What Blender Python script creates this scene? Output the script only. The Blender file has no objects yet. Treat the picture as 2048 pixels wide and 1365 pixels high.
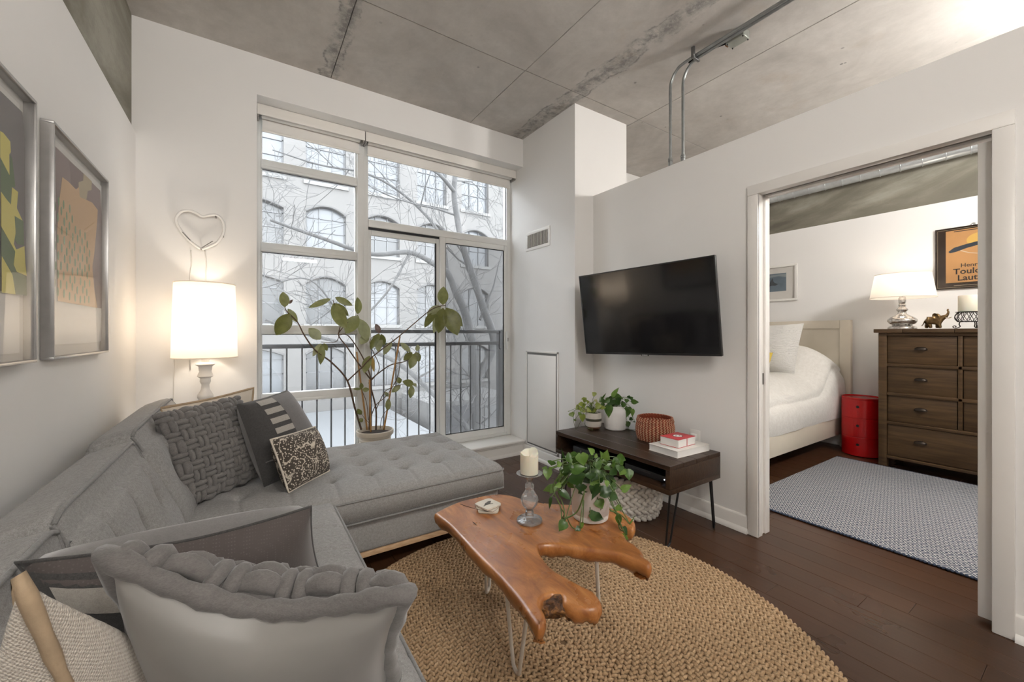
import bpy, bmesh, math, random
import numpy as np
from mathutils import Vector, Matrix
from mathutils.geometry import tessellate_polygon

# ------------------------------------------------------------------ camera, world, exposure
scene = bpy.context.scene
C = scene.collection
FPX, CY, YAW, CAMH = 809.1, 666.7, 0.58064, 1.25
cam_data = bpy.data.cameras.new('camera')
cam_data.sensor_width = 36.0
cam_data.lens = FPX / 2048 * 36.0
cam_data.shift_y = -(682.5 - CY) / 2048
cam_data.clip_start = 0.02
cam = bpy.data.objects.new('camera', cam_data)
cam.location = (0, 0, CAMH)
cam.rotation_euler = (math.radians(90), 0, -YAW)
C.objects.link(cam)
scene.camera = cam

world = bpy.data.worlds.new('overcast_sky')
scene.world = world
world.use_nodes = True
wn = world.node_tree.nodes
wn['Background'].inputs['Color'].default_value = (0.91, 0.95, 1.0, 1)
wn['Background'].inputs['Strength'].default_value = 14.0
scene.view_settings.view_transform = 'Standard'
scene.view_settings.look = 'None'
scene.view_settings.gamma = 1.0
scene.view_settings.use_curve_mapping = False
scene.view_settings.exposure = 0.62
scene.cycles.max_bounces = 6
scene.cycles.diffuse_bounces = 4
scene.cycles.glossy_bounces = 3
scene.cycles.transmission_bounces = 4
scene.cycles.transparent_max_bounces = 12
scene.cycles.sample_clamp_indirect = 8.0
scene.cycles.use_light_tree = False
scene.cycles.caustics_reflective = False
scene.cycles.caustics_refractive = False

SY, CYW = math.sin(YAW), math.cos(YAW)
def ray(u, v):
    a = (u - 1024) / FPX
    b = (CY - v) / FPX
    return Vector((SY + a * CYW, CYW - a * SY, b))
def atz(u, v, z):
    r = ray(u, v); return Vector((0, 0, CAMH)) + r * ((z - CAMH) / r.z)
def atx(u, v, x):
    r = ray(u, v); return Vector((0, 0, CAMH)) + r * (x / r.x)
def aty(u, v, y):
    r = ray(u, v); return Vector((0, 0, CAMH)) + r * (y / r.y)
def atd(u, v, d):
    return Vector((0, 0, CAMH)) + ray(u, v) * d
def depth(p):
    return p[0] * SY + p[1] * CYW

# ------------------------------------------------------------------ materials
class NT:
    def __init__(self, name):
        self.m = bpy.data.materials.new(name)
        self.m.use_nodes = True
        self.n = self.m.node_tree.nodes
        self.l = self.m.node_tree.links
        self.b = self.n['Principled BSDF']
        self.co = None
    def node(self, t, **kw):
        nd = self.n.new(t)
        for k, v in kw.items():
            if k in nd.inputs.keys() if isinstance(k, str) else False:
                pass
            setattr(nd, k, v)
        return nd
    def link(self, a, b):
        self.l.new(a, b)
    def coords(self):
        if self.co is None:
            self.co = self.n.new('ShaderNodeTexCoord').outputs['Object']
        return self.co
    def mapped(self, scale=(1, 1, 1), rot=(0, 0, 0), loc=(0, 0, 0)):
        mp = self.n.new('ShaderNodeMapping')
        mp.inputs['Scale'].default_value = scale
        mp.inputs['Rotation'].default_value = rot
        mp.inputs['Location'].default_value = loc
        self.link(self.coords(), mp.inputs['Vector'])
        return mp.outputs['Vector']
    def noise(self, scale, detail=4, rough=.55, vec=None, dist=0):
        t = self.n.new('ShaderNodeTexNoise')
        t.inputs['Scale'].default_value = scale
        t.inputs['Detail'].default_value = detail
        t.inputs['Roughness'].default_value = rough
        t.inputs['Distortion'].default_value = dist
        self.link(vec if vec is not None else self.coords(), t.inputs['Vector'])
        return t.outputs['Fac']
    def voro(self, scale, vec=None, feature='F1', rand=1.0):
        t = self.n.new('ShaderNodeTexVoronoi')
        t.feature = feature
        t.inputs['Scale'].default_value = scale
        t.inputs['Randomness'].default_value = rand
        self.link(vec if vec is not None else self.coords(), t.inputs['Vector'])
        return t.outputs['Distance']
    def ramp(self, fac, stops, interp='LINEAR'):
        r = self.n.new('ShaderNodeValToRGB')
        r.color_ramp.interpolation = interp
        while len(r.color_ramp.elements) < len(stops):
            r.color_ramp.elements.new(0.5)
        for e, (p, c) in zip(r.color_ramp.elements, stops):
            e.position = p
            e.color = (*c, 1) if not isinstance(c, (int, float)) else (c, c, c, 1)
        self.link(fac, r.inputs['Fac'])
        return r.outputs['Color']
    def mix(self, fac, a, b, mode='MIX'):
        m = self.n.new('ShaderNodeMix')
        m.data_type = 'RGBA'
        m.blend_type = mode
        for s, v in (('Factor', fac), ('A', a), ('B', b)):
            i = [q for q in m.inputs if q.name == s and (q.type == 'VALUE' if s == 'Factor' else q.type == 'RGBA')][0]
            if isinstance(v, (int, float)):
                i.default_value = v
            elif isinstance(v, tuple):
                i.default_value = (*v, 1)
            else:
                self.link(v, i)
        return [q for q in m.outputs if q.type == 'RGBA'][0]
    def math(self, op, a, b=0.0, c=None):
        m = self.n.new('ShaderNodeMath'); m.operation = op
        for i, v in enumerate((a, b) if c is None else (a, b, c)):
            if isinstance(v, (int, float)):
                m.inputs[i].default_value = v
            else:
                self.link(v, m.inputs[i])
        return m.outputs[0]
    def sep(self, vec=None):
        s = self.n.new('ShaderNodeSeparateXYZ')
        self.link(vec if vec is not None else self.coords(), s.inputs[0])
        return s.outputs
    def color(self, c):
        if isinstance(c, tuple):
            self.b.inputs['Base Color'].default_value = (*c, 1)
        else:
            self.link(c, self.b.inputs['Base Color'])
    def set(self, **kw):
        for k, v in kw.items():
            i = self.b.inputs[k]
            if isinstance(v, (int, float, tuple)):
                i.default_value = v
            else:
                self.link(v, i)
    def bump(self, h, strength=.3, dist=.01):
        bp = self.n.new('ShaderNodeBump')
        bp.inputs['Strength'].default_value = strength
        bp.inputs['Distance'].default_value = dist
        self.link(h, bp.inputs['Height'])
        self.link(bp.outputs['Normal'], self.b.inputs['Normal'])
        return bp

MATS = {}
def plain(name, col, rough=.5, metal=0.0, vary=0.0, vscale=8, bump=0.0, bscale=60, bdist=.004, spec=.5, col2=None, sheen=0, coat=0, **kw):
    if name in MATS: return MATS[name]
    t = NT(name)
    if vary or col2:
        c2 = col2 or tuple(max(0, x * (1 - vary)) for x in col)
        t.color(t.mix(t.ramp(t.noise(vscale), [(.3, 0.0), (.7, 1.0)]), col, c2))
    else:
        t.color(col)
    t.set(Roughness=rough, Metallic=metal)
    t.b.inputs['Specular IOR Level'].default_value = spec
    if sheen: t.set(**{'Sheen Weight': sheen})
    if coat: t.set(**{'Coat Weight': coat})
    if bump: t.bump(t.noise(bscale, 3), bump, bdist)
    for k, v in kw.items():
        t.b.inputs[k.replace('_', ' ')].default_value = v
    MATS[name] = t.m
    return t.m

def emit(name, col, strength, base=None):
    if name in MATS: return MATS[name]
    t = NT(name)
    t.color(base or col)
    t.set(**{'Emission Color': (*col, 1), 'Emission Strength': strength, 'Roughness': .8})
    MATS[name] = t.m
    return t.m

def glass_pane(name, tint=(.97, .98, .98), refl=1.0, haze=0.0, hazecol=(.6, .6, .6)):
    m = bpy.data.materials.new(name); m.use_nodes = True
    n, l = m.node_tree.nodes, m.node_tree.links
    n.clear()
    out = n.new('ShaderNodeOutputMaterial')
    tr = n.new('ShaderNodeBsdfTransparent'); tr.inputs['Color'].default_value = (*tint, 1)
    gl = n.new('ShaderNodeBsdfGlossy'); gl.inputs['Roughness'].default_value = 0.0
    fr = n.new('ShaderNodeFresnel'); fr.inputs['IOR'].default_value = 1.5
    mu = n.new('ShaderNodeMath'); mu.operation = 'MULTIPLY'; mu.inputs[1].default_value = refl
    l.new(fr.outputs[0], mu.inputs[0])
    mx = n.new('ShaderNodeMixShader')
    l.new(mu.outputs[0], mx.inputs[0]); l.new(tr.outputs[0], mx.inputs[1]); l.new(gl.outputs[0], mx.inputs[2])
    last = mx.outputs[0]
    if haze:
        df = n.new('ShaderNodeBsdfDiffuse'); df.inputs['Color'].default_value = (*hazecol, 1)
        m2 = n.new('ShaderNodeMixShader'); m2.inputs[0].default_value = haze
        l.new(last, m2.inputs[1]); l.new(df.outputs[0], m2.inputs[2]); last = m2.outputs[0]
    l.new(last, out.inputs['Surface'])
    return m

def mat_concrete():
    t = NT('concrete')
    x, y, z = t.sep()
    n1 = t.noise(1.3, 6, .65, dist=.6)
    n2 = t.noise(9, 8, .7)
    n3 = t.noise(40, 4)
    base = t.ramp(n1, [(.3, (.40, .37, .34)), (.5, (.52, .49, .455)), (.72, (.62, .59, .555))])
    base = t.mix(t.ramp(n2, [(.35, 0.0), (.7, .45)]), base, (.37, .35, .325))
    # long cast-in smears that follow the boards
    sm = t.noise(3.0, 7, .7, vec=t.mapped((1.0, .22, 1)), dist=.8)
    base = t.mix(t.ramp(sm, [(.5, 0.0), (.8, .5)]), base, (.62, .59, .55))
    # rough laitance bands with a crooked outline along two board joints
    for xc, w in ((.53, .075), (2.31, .10)):
        wob = t.math('MULTIPLY', t.math('SUBTRACT', t.noise(2.2, 5, .7), .5), .22)
        d = t.math('ABSOLUTE', t.math('SUBTRACT', t.math('ADD', x, wob), xc))
        band = t.math('SUBTRACT', 1.0, t.math('DIVIDE', d, w))
        band = t.math('MULTIPLY', t.math('MAXIMUM', band, 0.0), t.ramp(t.noise(14, 8, .75), [(.42, 0.0), (.6, 1.0)]))
        base = t.mix(t.math('MINIMUM', band, .8), base, (.19, .185, .178))
        edge = t.math('SUBTRACT', 1.0, t.math('MULTIPLY', t.math('ABSOLUTE', t.math('SUBTRACT', d, w * .75)), 90.0))
        edge = t.math('MULTIPLY', t.math('MAXIMUM', edge, 0.0), t.ramp(t.noise(7, 6, .7), [(.45, 0.0), (.6, .8)]))
        base = t.mix(edge, base, (.15, .145, .14))
    pits = t.ramp(t.voro(7), [(0.0, 1.0), (.055, 1.0), (.085, 0.0)])
    gate = t.ramp(t.noise(1.7, 3), [(.52, 0.0), (.62, .8)])
    base = t.mix(t.math('MULTIPLY', pits, gate), base, (.14, .13, .12))
    stain = t.ramp(t.noise(2.3, 5, .6, vec=t.mapped(loc=(3, 1, 0))), [(.62, 0.0), (.75, .35)])
    base = t.mix(stain, base, (.42, .33, .24))
    t.color(base)
    t.set(Roughness=.85)
    t.bump(t.math('ADD', n2, t.math('MULTIPLY', n3, .4)), .25, .006)
    return t.m

def mat_concrete_dark():
    t = NT('dark_concrete')
    n1 = t.noise(1.1, 6, .6, vec=t.mapped((1, .45, 1.6)), dist=.8)
    n2 = t.noise(6, 8, .75, vec=t.mapped((1, .5, 1.2)))
    c = t.ramp(n1, [(.36, (.12, .11, .085)), (.5, (.20, .185, .145)), (.66, (.36, .345, .29))])
    c = t.mix(t.ramp(n2, [(.45, 0.0), (.75, .6)]), c, (.15, .14, .11))
    t.color(c); t.set(Roughness=.75)
    t.bump(n2, .2, .005)
    return t.m

def mat_floor(i):
    rnd = random.Random(i * 7 + 3)
    t = NT('dark_floorboard')
    k = rnd.uniform(.8, 1.05)
    vec = t.mapped((14, .8, 14), loc=(rnd.uniform(0, 9), rnd.uniform(0, 9), 0))
    g = t.noise(3.5, 8, .65, vec=vec, dist=1.2)
    a = (.050 * k, .0205 * k, .0092 * k); b = (.070 * k, .031 * k, .0148 * k)
    t.color(t.ramp(g, [(.3, a), (.7, b)]))
    t.set(Roughness=t.ramp(t.noise(2, 3), [(.3, .26), (.7, .32)]))
    t.b.inputs['Specular IOR Level'].default_value = .4
    t.bump(g, .015, .001)
    return t.m

def mat_wood(name, a, b, c=None, scale=(10, 1, 10), rough=.45, ring=2.0, bump=.1, spec=.5):
    t = NT(name)
    vec = t.mapped(scale)
    w = t.n.new('ShaderNodeTexWave'); w.wave_type = 'BANDS'; w.bands_direction = 'X'
    w.inputs['Scale'].default_value = ring; w.inputs['Distortion'].default_value = 9
    w.inputs['Detail'].default_value = 4; w.inputs['Detail Scale'].default_value = 1.2
    t.link(vec, w.inputs['Vector'])
    g = t.noise(4, 8, .65, vec=vec, dist=.6)
    f = t.math('ADD', t.math('MULTIPLY', w.outputs['Fac'], .22), t.math('MULTIPLY', g, .78))
    stops = [(.25, a), (.7, b)] if c is None else [(.2, a), (.5, b), (.8, c)]
    t.color(t.ramp(f, stops)); t.set(Roughness=rough)
    t.b.inputs['Specular IOR Level'].default_value = spec
    if bump: t.bump(f, bump, .003)
    return t.m

def mat_fabric(name, a, b, scale=500, rough=.9, bump=.35, sheen=.25, stretch=(1, 1, 1), big=.12):
    t = NT(name)
    vec = t.mapped(stretch)
    n = t.noise(scale, 3, .7, vec=vec)
    n2 = t.noise(scale * .22, 4, .7, vec=vec)
    f = t.math('ADD', t.math('MULTIPLY', n, .6), t.math('MULTIPLY', n2, .4))
    col = t.ramp(f, [(.36, a), (.64, b)])
    if big:
        col = t.mix(t.ramp(t.noise(3.0, 3), [(.35, 0.0), (.7, big)]), col, tuple(x * .75 for x in a))
    t.color(col)
    t.set(Roughness=rough, **{'Sheen Weight': sheen})
    t.b.inputs['Specular IOR Level'].default_value = .15
    t.bump(f, bump, .0015)
    return t.m

white_wall = None
def mat_wall():
    t = NT('white_paint')
    n = t.noise(220, 3)
    t.color(t.mix(t.ramp(t.noise(1.5, 3), [(.3, 0.0), (.7, 1.0)]), (.84, .825, .805), (.82, .805, .785)))
    t.set(Roughness=.55); t.b.inputs['Specular IOR Level'].default_value = .3
    t.bump(n, .04, .001)
    return t.m

M_WALL = mat_wall()
M_TRIM = plain('white_semigloss_trim', (.83, .805, .77), .32, vary=.03, vscale=5)
M_CONC = mat_concrete()
M_CONCD = mat_concrete_dark()
M_ALU = plain('white_window_frame', (.74, .74, .72), .38, vary=.05, vscale=6)
M_BLACKMETAL = plain('black_metal', (.02, .02, .022), .4, .6)
M_GLASS = glass_pane('window_glass', (.95, .96, .96), .8, .02, (.85, .86, .88))  # small diffuse share paints a pale veil of haze over the view

# ------------------------------------------------------------------ object helpers
ROOT = {}
def setp(o, label=None, cat=None, group=None, kind=None):
    if label: o['label'] = label
    if cat: o['category'] = cat
    if group: o['group'] = group
    if kind: o['kind'] = kind
    return o
def thing(name, loc, label=None, cat=None, group=None, kind=None):
    o = bpy.data.objects.new(name, None)
    o.empty_display_size = .05
    C.objects.link(o)
    o.location = loc
    ROOT[o.name] = Vector(loc)
    return setp(o, label, cat, group, kind)

class MB:
    def __init__(self):
        self.v = []; self.f = []
    def add(self, vs, fs):
        k = len(self.v)
        self.v += [tuple(p) for p in vs]
        self.f += [tuple(i + k for i in q) for q in fs]
        return self
    def box(self, a, b):
        x0, y0, z0 = (min(a[i], b[i]) for i in range(3)); x1, y1, z1 = (max(a[i], b[i]) for i in range(3))
        return self.add([(x0, y0, z0), (x1, y0, z0), (x1, y1, z0), (x0, y1, z0), (x0, y0, z1), (x1, y0, z1), (x1, y1, z1), (x0, y1, z1)],
                        [(0, 3, 2, 1), (4, 5, 6, 7), (0, 1, 5, 4), (1, 2, 6, 5), (2, 3, 7, 6), (3, 0, 4, 7)])
    def rbox(self, a, b, r=.005, seg=2, M=None):
        bm = bmesh.new()
        bmesh.ops.create_cube(bm, size=1)
        c = [(a[i] + b[i]) / 2 for i in range(3)]; s = [abs(b[i] - a[i]) for i in range(3)]
        for vv in bm.verts: vv.co = Vector((vv.co.x * s[0], vv.co.y * s[1], vv.co.z * s[2]))
        r = min(r, min(s) * .45)
        bmesh.ops.bevel(bm, geom=bm.edges[:], offset=r, segments=seg, profile=.5, affect='EDGES')
        vs = [vv.co + Vector(c) for vv in bm.verts]
        if M is not None: vs = [M @ p for p in vs]
        bm.verts.index_update()
        self.add(vs, [[q.index for q in fc.verts] for fc in bm.faces]); bm.free()
        return self
    def obox(self, c, ax, ay, az, r=0, seg=2):
        """box centred at c with half-axis vectors"""
        c, ax, ay, az = Vector(c), Vector(ax), Vector(ay), Vector(az)
        m = Matrix((ax.normalized(), ay.normalized(), az.normalized())).transposed().to_4x4(); m.translation = c
        h = (ax.length, ay.length, az.length)
        if r: return self.rbox((-h[0], -h[1], -h[2]), h, r, seg, m)
        t = MB().box((-h[0], -h[1], -h[2]), h)
        return self.add([m @ Vector(p) for p in t.v], t.f)
    def tube(self, pts, rad, n=8, cap=True, closed=False, flat=None):
        pts = [Vector(p) for p in pts]; m = len(pts)
        if not hasattr(rad, '__len__'): rad = [rad] * m
        vs = []; up = None
        for i, p in enumerate(pts):
            a = pts[(i - 1) % m] if (closed or i > 0) else p
            b = pts[(i + 1) % m] if (closed or i < m - 1) else p
            t = (b - a)
            t = t.normalized() if t.length > 1e-9 else Vector((0, 0, 1))
            if up is None:
                up = Vector((0, 0, 1)) if abs(t.z) < .9 else Vector((1, 0, 0))
            u = up - t * up.dot(t)
            if u.length < 1e-6: u = t.orthogonal()
            u.normalize(); w = t.cross(u); up = u
            for j in range(n):
                an = 2 * math.pi * j / n
                vs.append(p + (u * math.cos(an) + w * math.sin(an)) * rad[i])
        fs = []
        for i in range(m if closed else m - 1):
            i2 = (i + 1) % m
            for j in range(n):
                j2 = (j + 1) % n
                fs.append((i * n + j, i * n + j2, i2 * n + j2, i2 * n + j))
        if cap and not closed:
            fs.append(tuple(range(n - 1, -1, -1))); fs.append(tuple((m - 1) * n + j for j in range(n)))
        return self.add(vs, fs)
    def lathe(self, c, prof, n=28, axis=None, cap=True):
        """prof: list of (radius, height)"""
        c = Vector(c); vs = []; fs = []
        m = len(prof)
        for r, h in prof:
            for j in range(n):
                an = 2 * math.pi * j / n
                vs.append(c + Vector((math.cos(an) * r, math.sin(an) * r, h)))
        for i in range(m - 1):
            for j in range(n):
                j2 = (j + 1) % n
                fs.append((i * n + j, i * n + j2, (i + 1) * n + j2, (i + 1) * n + j))
        if cap:
            if prof[0][0] > 1e-4: fs.append(tuple(range(n - 1, -1, -1)))
            if prof[-1][0] > 1e-4: fs.append(tuple((m - 1) * n + j for j in range(n)))
        return self.add(vs, fs)
    def ball(self, c, r, nu=12, nv=8, sc=(1, 1, 1)):
        vs = []; fs = []
        c = Vector(c)
        for i in range(nv + 1):
            th = math.pi * i / nv
            for j in range(nu):
                ph = 2 * math.pi * j / nu
                vs.append(c + Vector((r * sc[0] * math.sin(th) * math.cos(ph), r * sc[1] * math.sin(th) * math.sin(ph), r * sc[2] * math.cos(th))))
        for i in range(nv):
            for j in range(nu):
                j2 = (j + 1) % nu
                fs.append((i * nu + j, (i + 1) * nu + j, (i + 1) * nu + j2, i * nu + j2))
        return self.add(vs, fs)
    def grid(self, fn, nu, nv, wrap=False):
        vs = [fn(i / (nu - (0 if wrap else 1)), j / (nv - 1)) for j in range(nv) for i in range(nu)]
        fs = []
        for j in range(nv - 1):
            for i in range(nu if wrap else nu - 1):
                i2 = (i + 1) % nu
                fs.append((j * nu + i, j * nu + i2, (j + 1) * nu + i2, (j + 1) * nu + i))
        return self.add(vs, fs)
    def prism(self, poly, d):
        """poly: 3-D points of a flat outline, d: extrusion vector"""
        poly = [Vector(p) for p in poly]; d = Vector(d); n = len(poly)
        tri = tessellate_polygon([poly])
        vs = poly + [p + d for p in poly]
        fs = [tuple(t) for t in tri] + [tuple(i + n for i in reversed(t)) for t in tri]
        fs += [(i, (i + 1) % n, (i + 1) % n + n, i + n) for i in range(n)]
        return self.add(vs, fs)
    def build(self, name, mat, parent=None, smooth=None, origin=None, recalc=True, **tags):
        me = bpy.data.meshes.new(name)
        off = Vector((0, 0, 0))
        if parent is not None: off = ROOT.get(parent.name, Vector((0, 0, 0)))
        if origin is not None: off = Vector(origin)
        if isinstance(self.v, np.ndarray):
            vv = (self.v - np.array(off)).tolist()
        else:
            vv = [(p[0] - off.x, p[1] - off.y, p[2] - off.z) for p in self.v]
        me.from_pydata(vv, [], self.f)
        if recalc and len(self.f) < 60000:
            bm = bmesh.new(); bm.from_mesh(me)
            bmesh.ops.recalc_face_normals(bm, faces=bm.faces[:]); bm.to_mesh(me); bm.free()
        me.materials.append(mat)
        if smooth is not None:
            me.polygons.foreach_set('use_smooth', [True] * len(me.polygons))
            if smooth < 179: me.set_sharp_from_angle(angle=math.radians(smooth))
        me.update()
        o = bpy.data.objects.new(name, me)
        C.objects.link(o)
        if parent is not None:
            o.parent = parent
        elif origin is not None:
            o.location = origin
        ROOT[o.name] = off
        return setp(o, **tags)

def box(name, a, b, mat, parent=None, r=0, **tags):
    mb = MB()
    if r: mb.rbox(a, b, r)
    else: mb.box(a, b)
    return mb.build(name, mat, parent, smooth=40 if r else None, **tags)

def spline(pts, n=8, closed=False):
    pts = [Vector(p) for p in pts]; out = []; m = len(pts)
    rng = range(m if closed else m - 1)
    for i in rng:
        p0 = pts[(i - 1) % m] if (closed or i > 0) else pts[i]
        p1 = pts[i]; p2 = pts[(i + 1) % m]
        p3 = pts[(i + 2) % m] if (closed or i + 2 < m) else p2
        for k in range(n):
            t = k / n
            out.append(.5 * ((2 * p1) + (p2 - p0) * t + (2 * p0 - 5 * p1 + 4 * p2 - p3) * t * t + (3 * p1 - p0 - 3 * p2 + p3) * t ** 3))
    if not closed: out.append(pts[-1])
    return out

def stamp(base_v, base_f, mats3, trans):
    """numpy copies of a small mesh, joined: mats3 (m,3,3), trans (m,3)"""
    bv = np.array(base_v); m = len(trans); n = len(bv)
    V = np.einsum('mij,nj->mni', np.array(mats3), bv) + np.array(trans)[:, None, :]
    F = []
    for k in range(m):
        o = k * n
        F += [tuple(i + o for i in q) for q in base_f]
    mb = MB(); mb.v = V.reshape(-1, 3); mb.f = F
    return mb

def lump(nu=8, nv=5):
    t = MB().ball((0, 0, 0), 1, nu, nv)
    return t.v, t.f

def text_mesh(s, size, extrude=.0008, bold=0.0, align='CENTER', shear=0.0, spacing=1.0):
    cu = bpy.data.curves.new('lettering', 'FONT')
    cu.body = s; cu.size = size; cu.extrude = extrude; cu.offset = bold
    cu.align_x = align; cu.align_y = 'CENTER'; cu.shear = shear; cu.space_character = spacing
    cu.resolution_u = 3
    o = bpy.data.objects.new('lettering', cu)
    C.objects.link(o)
    dg = bpy.context.evaluated_depsgraph_get()
    me = bpy.data.meshes.new_from_object(o.evaluated_get(dg))
    C.objects.unlink(o); bpy.data.objects.remove(o); bpy.data.curves.remove(cu)
    return me
def text_obj(name, s, size, mat, loc, right, up, parent=None, **kw):
    me = text_mesh(s, size, **kw)
    right, up = Vector(right).normalized(), Vector(up).normalized()
    m = Matrix((right, up, right.cross(up))).transposed().to_4x4()
    off = ROOT.get(parent.name, Vector((0, 0, 0))) if parent else Vector((0, 0, 0))
    m.translation = Vector(loc) - off
    me.transform(m); me.materials.clear(); me.materials.append(mat)
    me.name = name
    o = bpy.data.objects.new(name, me); C.objects.link(o)
    if parent: o.parent = parent
    ROOT[o.name] = off
    return o
def area_light(name, loc, size, power, col, parent=None, rot=(0, 0, 0), shape='DISK', size_y=None):
    ld = bpy.data.lights.new(name, 'AREA'); ld.shape = shape; ld.size = size
    if size_y: ld.size_y = size_y
    ld.energy = power; ld.color = col
    o = bpy.data.objects.new(name, ld); C.objects.link(o)
    o.rotation_euler = rot
    if parent: o.parent = parent; o.location = Vector(loc) - ROOT[parent.name]
    else: o.location = loc
    return o
def point_light(name, loc, power, col, parent=None, radius=.04):
    ld = bpy.data.lights.new(name, 'POINT'); ld.energy = power; ld.color = col; ld.shadow_soft_size = radius
    o = bpy.data.objects.new(name, ld); C.objects.link(o)
    if parent: o.parent = parent; o.location = Vector(loc) - ROOT[parent.name]
    else: o.location = loc
    return o
random.seed(11)
RN = np.random.RandomState(5)
# ------------------------------------------------------------------ the setting
XL, YW, XC, YC, XT, XT2, ZC, ZH, XF, YB = -.587, 3.45, 2.40, 2.655, 2.62, 2.74, 3.26, 2.49, 5.56, -3.2
YG = 3.68          # inner face of the window frame
ST = dict(kind='structure')
floor = box('floor', (XL - .2, YB - .2, -.12), (XF + .2, YW + .3, -.0155), mat_floor(0), **ST)
FM = [mat_floor(i) for i in range(8)]
box('floor_rear', (XL, YB, -.0155), (XF, -.62, 0), FM[1], **ST)
random.seed(4)
PW = .127
row = 0; x = XL
while x < XF - .01:
    y = -.62 - random.uniform(0, .9); x1 = min(x + PW, XF)
    while y < YW:
        L = random.uniform(.8, 1.9); y1 = min(y + L, YW)
        if YW - y1 < .25: y1 = YW
        ya = max(y, -.62)
        if y1 > ya + .02:
            m = MB().rbox((x + .0006, ya + .0006, -.0155), (x1 - .0006, y1 - .0006, -random.uniform(0, .0006)), .0012, 1)
            m.build('plank', random.choice(FM), floor)
        y = y1
    x = x1; row += 1

ceiling = box('ceiling', (XL - .2, YB - .2, ZC + .018), (XF + .2, YW + .3, ZC + .2), M_CONC, **ST)
xs = [XL - .03, .555, 1.785, 3.09, 4.31, XF + .03]; ys = [YB, -2.34, .10, 2.535, YW + .02]
for i in range(5):
    for j in range(4):
        dz = random.uniform(-.002, .002)
        MB().rbox((xs[i] + .0025, ys[j] + .0025, ZC + dz), (xs[i + 1] - .0025, ys[j + 1] - .0025, ZC + .019), .002, 1).build('panel', M_CONC, ceiling)

box('wall_left', (XL - .18, YB, 0), (XL, YW, 2.522), M_WALL, **ST)
box('wall_left_beam', (XL - .25, YB, 2.522), (XL - .02, YW, ZC), M_CONCD, **ST)
mb = MB()
mb.box((XL - .2, YW, 0), (.0625, YW + .3, ZC)); mb.box((.0625, YW, 2.975), (XC, YW + .3, ZC)); mb.box((.0625, YW, 0), (XC, YW + .3, .125))
mb.box((XC, YW, 0), (XF + .2, YW + .3, ZC))
mb.build('wall_window', M_WALL, **ST)
box('wall_column', (XC, YC, 0), (3.06, YW + .001, ZC + .01), M_WALL, **ST)
DY0, DY1, DZ = .314, 1.239, 2.10
mb = MB()
mb.box((XT, DY1 + .02, 0), (XT2, YC, ZH)); mb.box((XT, DY0 - .02, DZ + .02), (XT2, DY1 + .02, ZH))
mb.box((XT, YB, 0), (2.655, DY0 - .02, ZH)); mb.box((2.705, YB, 0), (XT2, DY0 - .02, ZH)); mb.box((2.655, YB, DZ + .02), (2.705, DY0 - .02, ZH))
mb.box((2.655, YB, 0), (2.705, -.75, DZ + .02))
mb.build('wall_partition', M_WALL, **ST)
box('wall_bedroom', (XF, YB, 0), (XF + .2, YW, 2.503), M_WALL, **ST)
box('wall_bedroom_beam', (XF + .006, YB, 2.503), (XF + .25, YW, ZC), M_CONCD, **ST)
box('wall_rear', (XL - .2, YB - .2, 0), (XF + .2, YB, ZC), M_WALL, **ST)

def skirting(name, p0, p1, nrm):
    """board and shoe moulding along p0-p1, standing off the wall by nrm"""
    p0, p1, n = Vector((*p0, 0)), Vector((*p1, 0)), Vector((*nrm, 0))
    prof = [(0, 0), (.013, 0), (.013, .098), (.010, .104), (.004, .108), (0, .108)]
    mb = MB(); vs = []
    for p in (p0, p1): vs += [p + n * a + Vector((0, 0, b)) for a, b in prof]
    k = len(prof)
    mb.add(vs, [(i, (i + 1) % k, (i + 1) % k + k, i + k) for i in range(k)] + [tuple(range(k)), tuple(range(2 * k - 1, k - 1, -1))])
    o = mb.build(name, M_TRIM, smooth=30, **ST)
    sp = [(.013, 0), (.030, 0), (.029, .012), (.024, .022), (.018, .027), (.013, .031)]
    mb = MB(); vs = []
    for p in (p0, p1): vs += [p + n * a + Vector((0, 0, b)) for a, b in sp]
    mb.add(vs, [(i, (i + 1) % k, (i + 1) % k + k, i + k) for i in range(k)] + [tuple(range(k)), tuple(range(2 * k - 1, k - 1, -1))])
    mb.build('shoe_moulding', M_TRIM, o, smooth=30)
    return o
skirting('baseboard_right', (XT, 1.299), (XT, YC), (-1, 0))
skirting('baseboard_right_rear', (XT, YB), (XT, .252), (-1, 0))
skirting('baseboard_column', (XC, YC - .0), (XC, YW), (-1, 0))
skirting('baseboard_column_front', (XC, YC), (XT, YC), (0, -1))
skirting('baseboard_window', (XL, YW), (XC, YW), (0, -1))
skirting('baseboard_left', (XL, YB), (XL, YW), (1, 0))
skirting('baseboard_bedroom', (XF, YB), (XF, YW), (-1, 0))
skirting('baseboard_bedroom_window', (3.06, YW), (XF, YW), (0, -1))

# window sill with nosing and apron
mb = MB().rbox((.0625, 3.405, .124), (XC, YG + .02, .151), .011, 3)
sill = mb.build('trim_1', M_TRIM, smooth=50, **ST)
MB().rbox((.0625, 3.425, .104), (XC, 3.452, .125), .006, 2).build('apron_moulding', M_TRIM, sill, smooth=50)

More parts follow.
